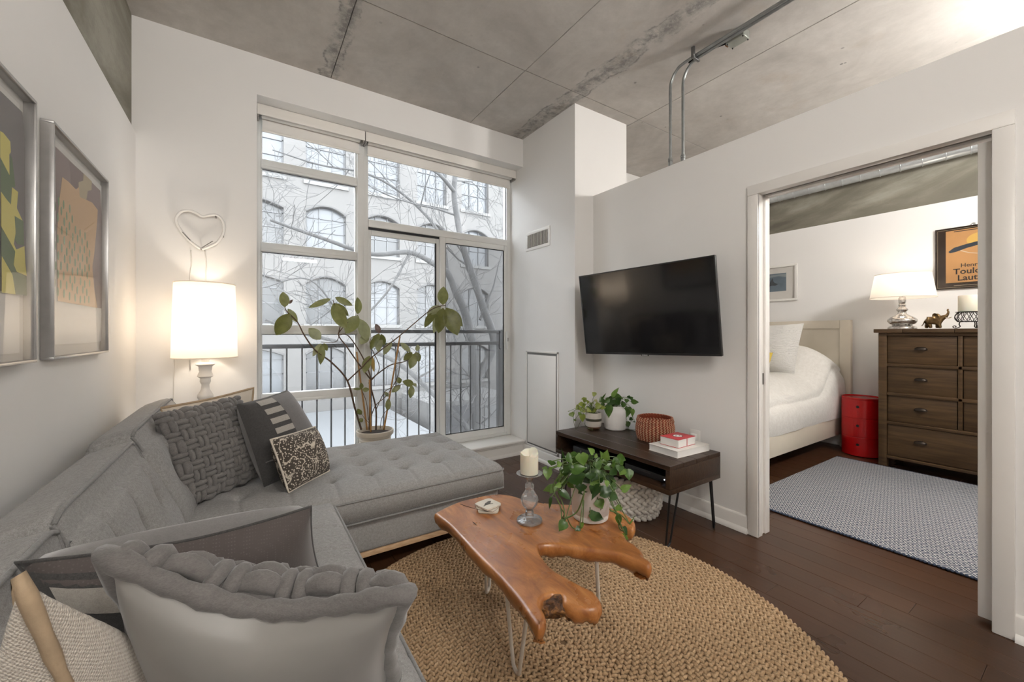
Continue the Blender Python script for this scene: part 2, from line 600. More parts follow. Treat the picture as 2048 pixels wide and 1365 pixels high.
# door casing, jamb, head
def casing(name, a, b): return MB().rbox(a, b, .004, 2).build(name, M_TRIM, smooth=40, **ST)
casing('trim_2', (XT - .018, DY1, 0), (XT, DY1 + .062, DZ + .0)).name
casing('trim_3', (XT - .018, DY0 - .062, 0), (XT, DY0, DZ))
casing('trim_4', (XT - .018, DY0 - .062, DZ), (XT, DY1 + .062, DZ + .062))
door = thing('door_1', (2.68, DY0, 0), **ST)
for a, b in (((XT - .012, DY1 - .0, 0), (2.662, DY1 + .02, DZ + .02)), ((2.70, DY1 - .0, 0), (XT2 + .012, DY1 + .02, DZ + .02))):
    box('jamb', a, b, M_TRIM, door, r=.002)
box('jamb_channel', (2.662, DY1 + .012, 0), (2.70, DY1 + .0199, DZ + .02), M_TRIM, door)
for a, b in (((XT - .012, DY0 - .02, 0), (2.655, DY0, DZ + .02)), ((2.705, DY0 - .02, 0), (XT2 + .012, DY0, DZ + .02))):
    box('jamb', a, b, M_TRIM, door, r=.002)
for a, b in (((XT - .012, DY0, DZ), (2.656, DY1, DZ + .02)), ((2.706, DY0, DZ), (XT2 + .012, DY1, DZ + .02))):
    box('head_jamb', a, b, M_TRIM, door, r=.002)
box('track', (2.656, DY0, DZ + .012), (2.706, DY1, DZ + .0199), plain('track_metal', (.35, .33, .31), .4, .8), door)
slab = box('sliding_slab', (2.663, -.5, .018), (2.698, DY0 + .047, 2.075), M_TRIM, door, r=.003)
for z in (.35, .37, .335, 1.78, 1.85): box('screw', (2.675, DY0 + .0465, z), (2.681, DY0 + .0478, z + .005), M_BLACKMETAL, slab)
box('strike_plate', (2.668, DY1 + .008, .93), (2.694, DY1 + .0125, 1.0), plain('aged_steel', (.12, .11, .10), .4, .9), door)

# ------------------------------------------------------------------ window
win = thing('window_1', (XC / 2, YG, .151), **ST)
def bar(name, a, b, par=win, m=M_ALU, r=.004): return box(name, a, b, m, par, r=r)
Z0, Z1 = .151, 2.975
Y0, Y1 = YG, YG + .07
bar('frame', (.0625, Y0, Z0), (.092, Y1, Z1)); bar('frame', (2.345, Y0, Z0), (XC, Y1, Z1))
bar('frame', (.092, Y0, 2.93), (2.345, Y1, Z1)); bar('frame', (.092, Y0, Z0), (.803, Y1, .20))
bar('mullion', (.803, Y0 - .012, Z0), (.858, Y1, 2.93)); bar('mullion', (.858, Y0, Z0), (.898, Y1, 2.93))
TR = [2.565, 1.92, 1.276, .737]
lev = [2.93] + TR + [.2]
for z in TR:
    bar('transom', (.092, Y0, z - .037), (.803, Y1, z + .037))
    bar('transom_lip', (.092, Y0 - .008, z - .037), (.803, Y0 + .001, z - .012))
def pane(a, b, par, m=M_GLASS): return box('pane', a, b, m, par)
for k in range(5):
    za = lev[k + 1] + (.037 if k < 4 else 0); zb = lev[k] - (.037 if k else 0)
    # bead and gasket round each light
    for (p, q) in (((.092, Y0 + .012, za), (.102, Y1, zb)), ((.793, Y0 + .012, za), (.803, Y1, zb))): bar('glazing_bead', p, q, r=.002)
    pane((.102, Y0 + .03, za), (.793, Y0 + .036, zb), win)
    bar('gasket', (.7925, Y0 + .022, za), (.7955, Y0 + .03, zb), m=M_BLACKMETAL, r=0)
    bar('gasket', (.102, Y0 + .022, zb - .003), (.793, Y0 + .03, zb), m=M_BLACKMETAL, r=0)
pane((.898, Y0 + .03, 2.255), (2.345, Y0 + .036, 2.93), win)
bar('gasket', (2.341, Y0 + .022, 2.255), (2.345, Y0 + .03, 2.93), m=M_BLACKMETAL, r=0)
bar('transom', (.898, Y0 - .006, 2.19), (2.345, Y1, 2.255))
bar('track', (.898, Y0, Z0), (2.345, Y1 + .03, .185))
# sliding leaf (left, set back) and fixed leaf (right, nearer)
leaf = thing('window_2', (1.24, YG + .03, .185), **ST)
for a, b in (((.898, Y0 + .03, .185), (.93, Y0 + .06, 2.19)), ((1.545, Y0 + .03, .185), (1.59, Y0 + .06, 2.19)), ((.93, Y0 + .03, 2.125), (1.545, Y0 + .06, 2.175)), ((.93, Y0 + .03, .185), (1.545, Y0 + .06, .25))):
    bar('sash', a, b, leaf)
bar('gasket', (1.535, Y0 + .026, .25), (1.548, Y0 + .04, 2.125), leaf, M_BLACKMETAL, 0)
bar('gasket', (.898, Y0 + .02, 2.172), (1.58, Y0 + .05, 2.19), leaf, M_BLACKMETAL, 0)
pane((.93, Y0 + .045, .25), (1.535, Y0 + .05, 2.125), leaf)
leaf2 = thing('window_3', (1.97, YG, .185), **ST)
for a, b in (((1.575, Y0 - .004, .185), (1.633, Y0 + .026, 2.19)), ((2.312, Y0 - .004, .185), (2.357, Y0 + .026, 2.19)), ((1.633, Y0 - .004, 2.137), (2.312, Y0 + .026, 2.19)), ((1.633, Y0 - .004, .185), (2.312, Y0 + .026, .246))):
    bar('sash', a, b, leaf2)
for a, b in (((1.633, Y0 + .004, .246), (1.639, Y0 + .014, 2.137)), ((2.305, Y0 + .004, .246), (2.312, Y0 + .014, 2.137)), ((1.633, Y0 + .004, 2.131), (2.312, Y0 + .014, 2.137)), ((1.633, Y0 + .004, .246), (2.312, Y0 + .014, .252))):
    bar('gasket', a, b, leaf2, M_BLACKMETAL, 0)
pane((1.633, Y0 + .01, .246), (2.312, Y0 + .014, 2.137), leaf2)
M_SCREEN = glass_pane('insect_screen', (1, 1, 1), 0.0, .34, (.13, .13, .134))
box('insect_screen', (1.60, Y0 + .066, .2), (2.345, Y0 + .067, 2.19), M_SCREEN, leaf2)
h = box('door_handle', (2.328, Y0 - .034, 1.08), (2.35, Y0 - .004, 1.27), M_ALU, leaf2, r=.008)
box('latch', (2.333, Y0 - .04, 1.16), (2.345, Y0 - .033, 1.2), plain('latch_grey', (.3, .3, .3), .4), h, r=.003)
MB().tube(spline([(2.29, Y0 + .03, 1.08), (2.285, Y0 + .05, 1.1), (2.285, Y0 + .05, 1.25), (2.29, Y0 + .03, 1.27)], 4), .008, 8).build('outer_pull', M_BLACKMETAL, leaf2, smooth=60)

# ------------------------------------------------------------------ roller blinds
M_CASS = plain('blind_cassette', (.80, .77, .72), .45)
M_SHADE = plain('blind_fabric', (.80, .775, .74), .8, bump=.1, bscale=700, bdist=.001)
M_BRACKET = plain('blind_bracket_plastic', (.30, .28, .26), .5)  # dark grey plastic of the blind end brackets
for (xa, xb, lab) in ((.066, .8445, 'white roller blind with boxed head over the narrow left window column'), (.8505, 2.396, 'wide white roller blind with boxed head over the sliding glass doors')):
    r = thing('roller_blind', ((xa + xb) / 2, 3.6, 2.8), lab, 'blind', 'roller blinds')
    MB().rbox((xa, 3.57, 2.893), (xb, 3.582, 2.973), .003, 2).build('fascia', M_CASS, r, smooth=40)
    MB().tube([(xa + .03, 3.625, 2.925), (xb - .03, 3.625, 2.925)], .035, 18).build('roller_tube', M_SHADE, r, smooth=50)
    for q in (xa, xb - .012): box('end_bracket', (q, 3.583, 2.88), (q + .012, 3.672, 2.972), M_BRACKET, r, r=.002)
    box('shade', (xa + .035, 3.654, 2.815), (xb - .03, 3.6556, 2.925), M_SHADE, r)
    MB().rbox((xa + .03, 3.647, 2.802), (xb - .026, 3.663, 2.822), .005, 2).build('bottom_rail', M_CASS, r, smooth=40)

# ------------------------------------------------------------------ ceiling conduits, vent, access panel
M_GALV = plain('galvanised_steel', (.40, .42, .42), .35, .85, vary=.25, vscale=20)
def conduit(y, x, lab, off):
    r = thing('conduit', (x, y, ZH), lab, 'pipe', 'metal conduits above the partition')
    zt = 3.225 - off
    pts = [(x, y, ZH), (x, y, 2.95), (x, y, zt - .13), (x, y - .012, zt - .075), (x, y - .05, zt - .025), (x, y - .12, zt), (x, y - .4, zt + .004), (x, y - 1.2, zt + .006), (x, -2.6, zt + .006)]
    MB().tube(spline(pts, 6), .0108, 10).build('tube', M_GALV, r, smooth=60)
    MB().lathe((x, y, ZH), [(.0165, 0), (.0165, .035), (.014, .037), (.0175, .04), (.0175, .06), (.0145, .066)], 12).build('coupling', M_GALV, r, smooth=40)
    box('set_screw', (x - .024, y - .003, ZH + .046), (x - .016, y + .003, ZH + .053), M_GALV, r)
    return r
conduit(1.875, 2.643, 'galvanised steel conduit rising from the wall top, nearer the window', .022)
r2 = conduit(1.79, 2.672, 'galvanised steel conduit rising from the wall top, nearer the bedroom door', .026)
sc = MB()
sc.rbox((2.622, 1.665, 3.178), (2.69, 1.685, 3.187), .003, 1); sc.rbox((2.61, 1.662, 3.178), (2.625, 1.688, 3.26), .003, 1)
sc.build('strap', plain('strap_steel', (.2, .2, .2), .4, .8), r2, smooth=40)
jb = thing('junction_box', (2.755, 1.44, ZC), 'small galvanised electrical box on the concrete ceiling beside the conduits', 'electrical box')
MB().rbox((2.715, 1.38, 3.205), (2.795, 1.50, ZC), .004, 1).build('body', plain('box_steel', (.42, .44, .40), .45, .6, vary=.2), jb, smooth=40)
for a in ((2.722, 1.388), (2.786, 1.388), (2.722, 1.490), (2.786, 1.490)):
    MB().lathe((a[0], a[1], 3.199), [(.004, 0), (.004, .007)], 8).build('screw', M_BLACKMETAL, jb)
MB().tube(spline([(2.73, 1.50, 3.222), (2.70, 1.58, 3.222), (2.672, 1.68, 3.215), (2.665, 1.74, 3.20)], 6), .006, 6).build('flex_cable', M_BLACKMETAL, jb, smooth=60)
box('knockout', (2.73, 1.5, 3.212), (2.76, 1.512, 3.238), plain('rust', (.22, .10, .04), .8), jb)

vent = thing('air_vent', (XC, 3.2, 2.08), 'white wall air vent with thin vertical louvres on the column', 'vent')
ya, yb, za, zb = 3.0, 3.393, 2.082, 2.272
for a, b in (((XC - .006, ya, za), (XC - .0005, yb, za + .03)), ((XC - .006, ya, zb - .03), (XC - .0005, yb, zb)), ((XC - .006, ya, za + .03), (XC - .0005, ya + .035, zb - .03)), ((XC - .006, yb - .03, za + .03), (XC - .0005, yb, zb - .03))):
    box('flange', a, b, M_TRIM, vent, r=.002)
box('duct_shade', (XC - .0012, ya + .035, za + .03), (XC - .0004, yb - .03, zb - .03), plain('vent_shadow', (.05, .045, .04), .9), vent)  # thin dark sheet painted as the shade inside the duct
nl = 17
for i in range(nl):
    y = ya + .035 + (yb - ya - .065) * (i + .5) / nl
    MB().obox((XC - .0075, y, (za + zb) / 2), (.0055, .0022, 0), (-.0006, .0009, 0), (0, 0, (zb - za) / 2 - .03)).build('louvre', M_TRIM, vent)
pan = thing('access_panel', (XC, 3.13, .12), 'tall white access panel with a recessed metal edge set in the column', 'panel')
ya, yb, za, zb = 2.875, 3.385, .112, 1.075
M_PF = plain('panel_edge_grey', (.16, .155, .15), .5)
for a, b in (((ya, za), (yb, za + .018)), ((ya, zb - .018), (yb, zb)), ((ya, za), (ya + .016, zb)), ((yb - .016, za), (yb, zb))):
    box('frame', (XC - .010, a[0], a[1]), (XC - .0005, b[0], b[1]), M_TRIM, pan, r=.002)
box('reveal', (XC - .003, ya + .016, za + .018), (XC - .0005, yb - .016, zb - .018), M_PF, pan)
box('door_panel', (XC - .008, ya + .034, za + .033), (XC - .002, yb - .026, zb - .04), M_TRIM, pan, r=.002)

# ------------------------------------------------------------------ outside: ground, low roof, buildings, railing, tree
def mat_brick(name, a, b, mortar, sc=3.0):
    t = NT(name)
    br = t.n.new('ShaderNodeTexBrick')
    br.inputs['Scale'].default_value = sc
    br.inputs['Color1'].default_value = (*a, 1); br.inputs['Color2'].default_value = (*b, 1); br.inputs['Mortar'].default_value = (*mortar, 1)
    br.inputs['Mortar Size'].default_value = .012; br.inputs['Brick Width'].default_value = .66; br.inputs['Row Height'].default_value = .22
    t.link(t.mapped((1, 1, 1), (math.radians(90), 0, 0)), br.inputs['Vector'])
    t.color(t.mix(t.ramp(t.noise(.9, 5), [(.3, 0.0), (.7, .5)]), br.outputs['Color'], tuple(x * .8 for x in a)))
    t.set(Roughness=.9)
    return t.m
M_BRICK = mat_brick('pale_painted_brick', (0.0495, 0.04759, 0.04564), (0.04564, 0.04369, 0.04175), (0.03981, 0.03786, 0.0363))
M_GROUND = plain('wet_asphalt', (0.03613, 0.03613, 0.03725), .8, vary=.3, vscale=1)
M_ROOF = plain('snowy_flat_roof', (0.04516, 0.04697, 0.04967), .8, vary=.08, vscale=.6)
M_PANE_DAY = plain('painted_sky_pane', (0.02879, 0.03167, 0.0355), .3, vary=.25, vscale=1.3)  # blue-grey colour paints the sky's reflection into the panes
M_PANE_DK = plain('dark_pane', (0.01151, 0.01219, 0.01287), .3, vary=.5, vscale=1.1)
M_SASH = plain('grey_sash', (0.03613, 0.03703, 0.03884), .6)
M_STONE = plain('stone_sill', (0.05418, 0.05307, 0.05081), .8)
box('ground', (-40, 3.8, -5.2), (60, 60, -5.0), M_GROUND, **ST)
YF = 20.0; K = 20 / 13.0
bld = thing('brick_building', (5, YF, -5), 'pale grey brick building with arched windows across the way', 'building')
def fz(z): return CAMH + (z - CAMH) * K
cols = [(-1.1, .87), (1.43, 2.52), (3.05, 4.16), (4.762, 5.807), (6.4, 7.49), (8.2, 9.3), (10.0, 11.1)]
rows = [(-1.0 - 1.07, -2.3, 1), (.82, -.42, 1), (2.88, 1.52, 1), (4.96, 3.70, 1), (7.05, 5.66, 0)]
W = []
for zt, zb_, arch in rows:
    for (a, b) in cols:
        W.append((a * K, b * K, fz(zb_), fz(zt), arch))
# wall built as piers and spandrels round the openings
mbw = MB()
xe = [-16.0] + [q for c in cols for q in (c[0] * K, c[1] * K)] + [30.0]
for i in range(0, len(xe), 2): mbw.box((xe[i], YF, -5), (xe[i + 1], YF + .5, 12.6))
zl = sorted(rows, key=lambda r: r[1])
for (a, b) in cols:
    z = -5.0
    for zt, zb_, arch in zl:
        mbw.box((a * K, YF, z), (b * K, YF + .5, fz(zb_))); z = fz(zt)
        if arch:   # segmental head: filled corners
            xm, hw = (a + b) / 2 * K, (b - a) / 2 * K; rise = .32
            n = 10
            for s in (-1, 1):
                poly = [(xm + s * hw, YF, z), (xm + s * hw, YF, z - rise)]
                for q in range(1, n + 1):
                    th = q / n
                    poly.append((xm + s * hw * (1 - th), YF, z - rise * (1 - th) ** 2))
                mbw.prism(poly, (0, .5, 0))
    mbw.box((a * K, YF, z), (b * K, YF + .5, 12.6))
mbw.build('wall', M_BRICK, bld)
for k, (a, b, zb_, zt, arch) in enumerate(W):
    w = MB().box((a, YF + .22, zb_), (b, YF + .27, zt)).build('window', M_PANE_DAY if not arch or k % 3 == 1 else M_PANE_DK, bld)
    fr = MB()
    for f in ((.33, .67) if b - a > 1.2 else (.5,)):
        x = a + (b - a) * f; fr.box((x - .02, YF + .17, zb_), (x + .02, YF + .22, zt))
    for f in (.42, .74): fr.box((a, YF + .17, zb_ + (zt - zb_) * f - .02), (b, YF + .22, zb_ + (zt - zb_) * f + .02))
    for x in (a, b - .06): fr.box((x, YF + .17, zb_), (x + .06, YF + .22, zt))
    fr.build('sash', M_SASH, w)
    MB().box((a - .1, YF - .08, zb_ - .16), (b + .1, YF + .1, zb_)).build('sill', M_STONE, bld)
    if arch:
        xm, hw = (a + b) / 2, (b - a) / 2; rise = .32; n = 12
        pts = [(xm + hw * (2 * q / n - 1), YF - .02, zt + .05 - rise * (2 * q / n - 1) ** 2) for q in range(n + 1)]
        MB().tube(pts, .05, 6).build('arch', plain('arch_brick_grey', (0.03387, 0.03274, 0.03207), .9), bld)
sh = thing('annex', (2, 14, -5), 'low annex with a pale flat roof and garage doors beyond the railing', 'building')
box('wall', (-6, 12.0, -5), (5.3, 19.7, -2.45), plain('pale_render', (0.04798, 0.04704, 0.04605), .9, vary=.1, vscale=1), sh)
box('roof', (-6.2, 11.8, -2.45), (5.5, 19.75, -2.25), M_ROOF, sh)
box('door', (2.4, 11.96, -5), (4.2, 12.0, -3.0), plain('garage_grey', (0.01354, 0.01354, 0.01468), .7), sh)
sh2 = thing('shed', (9, 16, -5), 'grey shed with a dark opening at the foot of the brick building', 'building')
box('wall', (6.4, 16.0, -5), (10.8, 19.7, -1.7), plain('shed_render', (0.05191, 0.05081, 0.04967), .9, vary=.15, vscale=1), sh2)
box('door', (7.0, 15.95, -5), (8.8, 16.0, -1.9), plain('garage_grey', (0.01354, 0.01354, 0.01468), .7), sh2)
box('louvre_panel', (9.0, 15.95, -3.2), (9.7, 16.0, -2.0), plain('louvre_grey', (0.03839, 0.03839, 0.03839), .7), sh2)

M_RAIL = plain('grey_painted_railing', (.016, .0165, .0185), .5)
rl = thing('balcony_railing', (1.2, 3.97, .1), 'grey metal balcony railing with thin balusters outside the window', 'railing')
for z0, z1 in ((1.249, 1.284), (1.118, 1.156), (.12, .15)): box('rail', (-.2, 3.94, z0), (2.50, 3.985, z1), M_RAIL, rl, r=.003)
x = .17 - .118
while x < 2.4:
    MB().rbox((x - .007, 3.955, .1), (x + .007, 3.969, 1.12), .002, 1).build('baluster', M_RAIL, rl); x += .1177
for xp in (-.2, 2.43): box('post', (xp - .03, 3.94, .0), (xp + .035, 3.99, 1.29), M_RAIL, rl, r=.003)
box('balcony_slab', (-.5, YW + .31, -.25), (2.9, 4.02, .08), M_CONC, **ST)

def tree(name, label, base, stems, seed, twigs, dcol, yspread):
    M_BARK = plain('bark_' + str(seed), dcol, .95, vary=.4, vscale=9, bump=.4, bscale=30, bdist=.02)
    t = thing(name, base, label, 'tree', None)
    rnd = random.Random(seed)
    mains = []
    for k, (pts, r0, r1, nm) in enumerate(stems):
        sp = spline(pts, 7)
        rr = [r0 + (r1 - r0) * i / (len(sp) - 1) for i in range(len(sp))]
        MB().tube(sp, rr, 9).build(nm, M_BARK, t, smooth=60)
        mains.append((sp, rr))
    tw = MB()
    def grow(p, d, r, L, lev):
        n = 5; pts = [p]; rad = [r]
        for i in range(n):
            d = (d + Vector((rnd.gauss(0, .22), rnd.gauss(0, .12), rnd.gauss(0, .2) + .03))).normalized()
            p = p + d * L / n; pts.append(p); rad.append(max(.0028, r * (1 - .16 * (i + 1))))
        tw.tube(pts, rad, 5 if lev < 2 else 4, cap=False)
        if lev < 3:
            for i in range(1, n + 1):
                if rnd.random() < (.8 if lev < 2 else .62):
                    dd = (d + Vector((rnd.uniform(-1, 1), rnd.uniform(-.5, .5), rnd.uniform(-.7, .8))) * .95).normalized()
                    grow(pts[i], dd, rad[i] * .6, L * rnd.uniform(.45, .7), lev + 1)
    for k in range(twigs):
        sp, rr = mains[rnd.randrange(len(mains))]
        i = rnd.randrange(len(sp) // 3, len(sp))
        dd = Vector((rnd.uniform(-1, .7), rnd.uniform(-yspread, yspread), rnd.uniform(-.35, .7))).normalized()
        grow(sp[i], dd, min(rr[i] * .5, .022), rnd.uniform(1.0, 2.2), 0)
    tw.build('twigs', M_BARK, t, smooth=180, recalc=False, kind='stuff')
    return t
T = lambda u, v, y=7.4: aty(u, v, y)
TB = Vector((T(958, 1010).x, T(958, 1010).y, -5.0))
st = [([TB, T(958, 1010), T(955, 900), T(953, 800), T(951, 740), T(945, 690)], 0.124, 0.094, 'trunk'),
      ([T(945, 690), T(930, 625), T(912, 585), T(896, 548), T(868, 528, 7.2), T(820, 505, 7.0), T(742, 508, 6.8), T(640, 475, 6.7), T(540, 440, 6.6)], 0.093, 0.019, 'branch'),
      ([T(951, 760), T(988, 690), T(968, 620), T(948, 560), T(928, 500), T(915, 440), T(908, 380), T(916, 310), T(922, 230)], 0.096, 0.039, 'branch'),
      ([T(910, 385), T(880, 350, 7.1), T(850, 330, 6.8), T(780, 280, 6.4), T(700, 260, 6.2)], 0.043, 0.014, 'branch'),
      ([T(957, 880), T(915, 835, 7.0), T(870, 792, 6.8), T(820, 745, 6.6), T(775, 715, 6.5), T(700, 690, 6.4), T(600, 665, 6.2), T(530, 640, 6.1)], 0.056, 0.017, 'branch'),
      ([T(960, 640), T(985, 580, 7.6), T(1000, 520, 7.8), T(1015, 480, 8)], 0.031, 0.008, 'branch'),
      ([T(896, 548), T(880, 470, 7.7), T(820, 400, 7.9), T(740, 350, 8.0), T(640, 330, 8.2), T(545, 300, 8.2)], 0.037, 0.011, 'branch'),
      ([T(820, 505, 7.0), T(770, 590, 6.7), T(700, 640, 6.5), T(620, 560, 6.3), T(530, 575, 6.2)], 0.022, 0.007, 'branch')]
tree('bare_tree', 'leafless grey street tree with spreading branches close outside the window', TB, st, 3, 46, (.028, .0277, .0277), .5)
# ------------------------------------------------------------------ sectional sofa
M_SOFA = mat_fabric('heather_grey_upholstery', (.205, .197, .19), (.385, .376, .367), 420, sheen=.12)
M_PIPE = mat_fabric('grey_piping', (.17, .165, .16), (.28, .275, .27), 420)
M_PLINTH = mat_wood('pale_oak_plinth', (.42, .27, .15), (.55, .38, .23), scale=(2, 20, 20), rough=.5)
sofa = thing('sectional_sofa', (0, 2.2, 0), 'heather grey tufted sectional sofa with a long chaise under the window', 'sofa')
SZ = .445
def tufted(name, x0, x1, y0, y1, z0, z1, btn, r=.035, step=.0078, seams=(), crown=.026, par=sofa, depth_=.056):
    nx, ny = int((x1 - x0) / step) + 2, int((y1 - y0) / step) + 2
    X = np.linspace(x0, x1, nx); Y = np.linspace(y0, y1, ny)
    gx, gy = np.meshgrid(X, Y)
    ex = np.minimum(gx - x0, x1 - gx); ey = np.minimum(gy - y0, y1 - gy)
    tx = np.clip(ex / r, 0, 1); ty = np.clip(ey / r, 0, 1)
    z = z1 - r * (1 - np.sqrt(np.clip(1 - (1 - tx) ** 2, 0, 1))) - r * (1 - np.sqrt(np.clip(1 - (1 - ty) ** 2, 0, 1)))
    cw = np.clip(np.minimum(ex, ey) / .18, 0, 1)
    z += crown * np.sin(cw * np.pi / 2)
    for bx, by in btn:
        d2 = (gx - bx) ** 2 + (gy - by) ** 2
        z -= depth_ * .85 * np.exp(-d2 / (.018 ** 2)) + depth_ * .55 * np.exp(-d2 / (.062 ** 2))
    for kind, c, a, b in seams:
        if kind == 'x': d = np.abs(gy - c); m = (gx > a) & (gx < b)
        else: d = np.abs(gx - c); m = (gy > a) & (gy < b)
        z -= np.where(m, .0065 * np.exp(-(d / .010) ** 2), 0)
    z = np.maximum(z, z0 + .01)
    vs = [(gx[j, i], gy[j, i], z[j, i]) for j in range(ny) for i in range(nx)]
    fs = [(j * nx + i, j * nx + i + 1, (j + 1) * nx + i + 1, (j + 1) * nx + i) for j in range(ny - 1) for i in range(nx - 1)]
    mb = MB().add(vs, fs)
    # skirts
    ring = [i for i in range(nx)] + [j * nx + nx - 1 for j in range(1, ny)] + [(ny - 1) * nx + i for i in range(nx - 2, -1, -1)] + [j * nx for j in range(ny - 2, 0, -1)]
    k = len(mb.v); low = []
    for i in ring: mb.v.append((vs[i][0], vs[i][1], z0))
    n = len(ring)
    for q in range(n): mb.f.append((ring[q], k + q, k + (q + 1) % n, ring[(q + 1) % n]))
    mb.f.append(tuple(range(k, k + n)))
    o = mb.build(name, M_SOFA, par, smooth=180)
    for bx, by in btn:
        MB().ball((bx, by, z1 - depth_ * 1.38 + crown + .002), .013, 8, 5, (1, 1, .5)).build('button', M_PIPE, o, smooth=180)
    return o
CX0, CX1, CYa, CYb = -.42, 1.335, 2.125, 3.14
SY0, SX0, SX1 = .30, -.42, .355
# plinths and bases
base = MB().rbox((-.50, CYa + .03, .118), (CX1 - .02, CYb - .02, .292), .02, 3)
base.build('base', M_SOFA, sofa, smooth=50)
MB().rbox((-.50, SY0, .118), (SX1 - .025, CYa + .05, .292), .02, 3).build('base', M_SOFA, sofa, smooth=50)
box('plinth', (-.48, CYa + .032, .092), (CX1 - .05, CYb - .05, .118), M_PLINTH, sofa, r=.003)
box('plinth', (-.48, SY0 + .02, .092), (SX1 - .035, CYa + .032, .118), M_PLINTH, sofa, r=.003)
for p in ((1.2, 2.3), (1.2, 2.98), (-.35, 2.98), (.2, .45), (-.35, .45), (-.35, 2.2)):
    MB().lathe((p[0], p[1], .0), [(.02, 0), (.028, .093)], 12).build('leg', M_PLINTH, sofa, smooth=40)
bx = [-.24, -.03, .178, .385, .59, .79, 1.0, 1.21]; by = [2.40, 2.60, 2.82, 3.02]
sm = [('x', y, 1.21, 1.33) for y in by] + [('y', x, CYa, 2.40) for x in bx]
c1 = tufted('chaise_cushion', CX0, CX1, CYa, CYb, .288, SZ - .012, [(x, y) for x in bx for y in by], seams=sm)
by2 = [.42, .62, .82, 1.02, 1.22, 1.42, 1.62, 1.82, 2.0]
sm = [('x', y, .12, .36) for y in by2]
c2 = tufted('seat_cushion', SX0, SX1, SY0, CYa - .003, .288, SZ - .012, [(x, y) for x in (-.10, .12) for y in by2], seams=sm, depth_=.018)
def piping(par, pts, r=.0055, closed=False): MB().tube(pts, r, 6, closed=closed).build('piping', M_PIPE, par, smooth=180)
def rim(par, x0, x1, y0, y1, z, rr=.02):
    pts = []
    for cx, cy, a0 in ((x1 - rr, y0 + rr, -90), (x1 - rr, y1 - rr, 0), (x0 + rr, y1 - rr, 90), (x0 + rr, y0 + rr, 180)):
        for k in range(5):
            a = math.radians(a0 + 90 * k / 4); pts.append((cx + (rr + .003) * math.cos(a), cy + (rr + .003) * math.sin(a), z))
    return pts
for (par, x0, x1, y0, y1) in ((c1, CX0, CX1, CYa, CYb), (c2, SX0, SX1, SY0, CYa - .003)):
    piping(par, rim(par, x0, x1, y0, y1, SZ - .04), closed=True)
    piping(par, rim(par, x0, x1, y0, y1, .294), closed=True)
# back frame and back cushions along the left wall
MB().rbox((-.53, SY0, .20), (-.43, CYb, .70), .03, 3).build('back_frame', M_SOFA, sofa, smooth=50)
def back_cushion(ya, yb, zt, xs, btn_t=.48, lift=0.0):
    W_, nT, nS = yb - ya, 44, 40
    key = [(-.21, SZ - .02), (-.235, SZ + .09), (-.285, SZ + .22), (-.34, zt - .06), (xs, zt), (xs - .03, zt + .004), (-.455, zt - .012), (-.495, zt - .035), (-.51, zt - .12), (-.50, SZ - .02)]
    prof = [(p.x, p.y) for p in spline([(a, b, 0) for a, b in key], 8)]
    n = len(prof)
    btns = [(ya + W_ * f, SZ + .185) for f in (.2, .5, .8)]
    def fn(i, j):
        y = ya + W_ * j
        t = i * (n - 1); k = min(int(t), n - 2); f = t - k
        x = prof[k][0] * (1 - f) + prof[k + 1][0] * f; z = prof[k][1] * (1 - f) + prof[k + 1][1] * f
        e = min(j, 1 - j) * W_
        puff = math.sqrt(max(0, min(1, e / .06)))
        front = 1.0 if k < 24 else 0.0
        if front:
            bul = .045 * math.sin(math.pi * min(1, max(0, (z - SZ + .05) / (zt - SZ + .05)))) ** .7
            x += bul * min(1, e / .12) ** .6 - .02 * (1 - puff)
            for (yb_, zb_) in btns:
                d2 = (y - yb_) ** 2 + (z - zb_) ** 2
                x -= .05 * math.exp(-d2 / .0007) + .042 * math.exp(-d2 / .009)
                if z > zb_: x -= .010 * math.exp(-((y - yb_) / .011) ** 2)
        else:
            z -= .018 * (1 - puff)
        return (x, y, z)
    mb = MB().grid(fn, 90, 100)
    for j in (0, 99):
        ring = [j * 90 + i for i in range(90)]
        mb.f.append(tuple(ring if j else reversed(ring)))
    o = mb.build('back_cushion', M_SOFA, sofa, smooth=180)
    for (yb_, zb_) in btns:
        pass
    idx = 32 / (n - 1)
    piping(o, [Vector(fn(idx, k / 24)) + Vector((.003, 0, .003)) for k in range(25)], .006)
    piping(o, [Vector(fn(k / 24 * idx, 1)) for k in range(25)], .005)
    piping(o, [Vector(fn(k / 24 * idx, 0)) for k in range(25)], .005)
    piping(o, [Vector(fn(.78, k / 24)) for k in range(25)], .005)
    return o
back_cushion(2.128, CYb, .862, -.375)
back_cushion(1.335, 2.118, .832, -.368)
back_cushion(.55, 1.325, .815, -.36)

# ------------------------------------------------------------------ cushions
def quad_frame(BL, BR, TR, TL):
    BL, BR, TR, TL = map(Vector, (BL, BR, TR, TL))
    n = ((BR - BL) + (TR - TL)).cross((TL - BL) + (TR - BR)).normalized()
    return BL, BR, TR, TL, n
def pillow_fn(Q, thick, pinch=.05, plump=.42):
    pu, pv = pinch if isinstance(pinch, tuple) else (pinch, pinch)
    BL, BR, TR, TL, n = Q
    def fn(u, v, side):
        a, b = 2 * u - 1, 2 * v - 1
        # edges bow inward between the corners
        ua = a * (1 - pu * (1 - b * b)); vb = b * (1 - pv * (1 - abs(a) ** 1.7))
        s, t = (ua + 1) / 2, (vb + 1) / 2
        p = BL * (1 - s) * (1 - t) + BR * s * (1 - t) + TR * s * t + TL * (1 - s) * t
        h = (max(0, 1 - a * a) * max(0, 1 - b * b)) ** plump
        return p + n * (thick / 2 * h * side)
    return fn
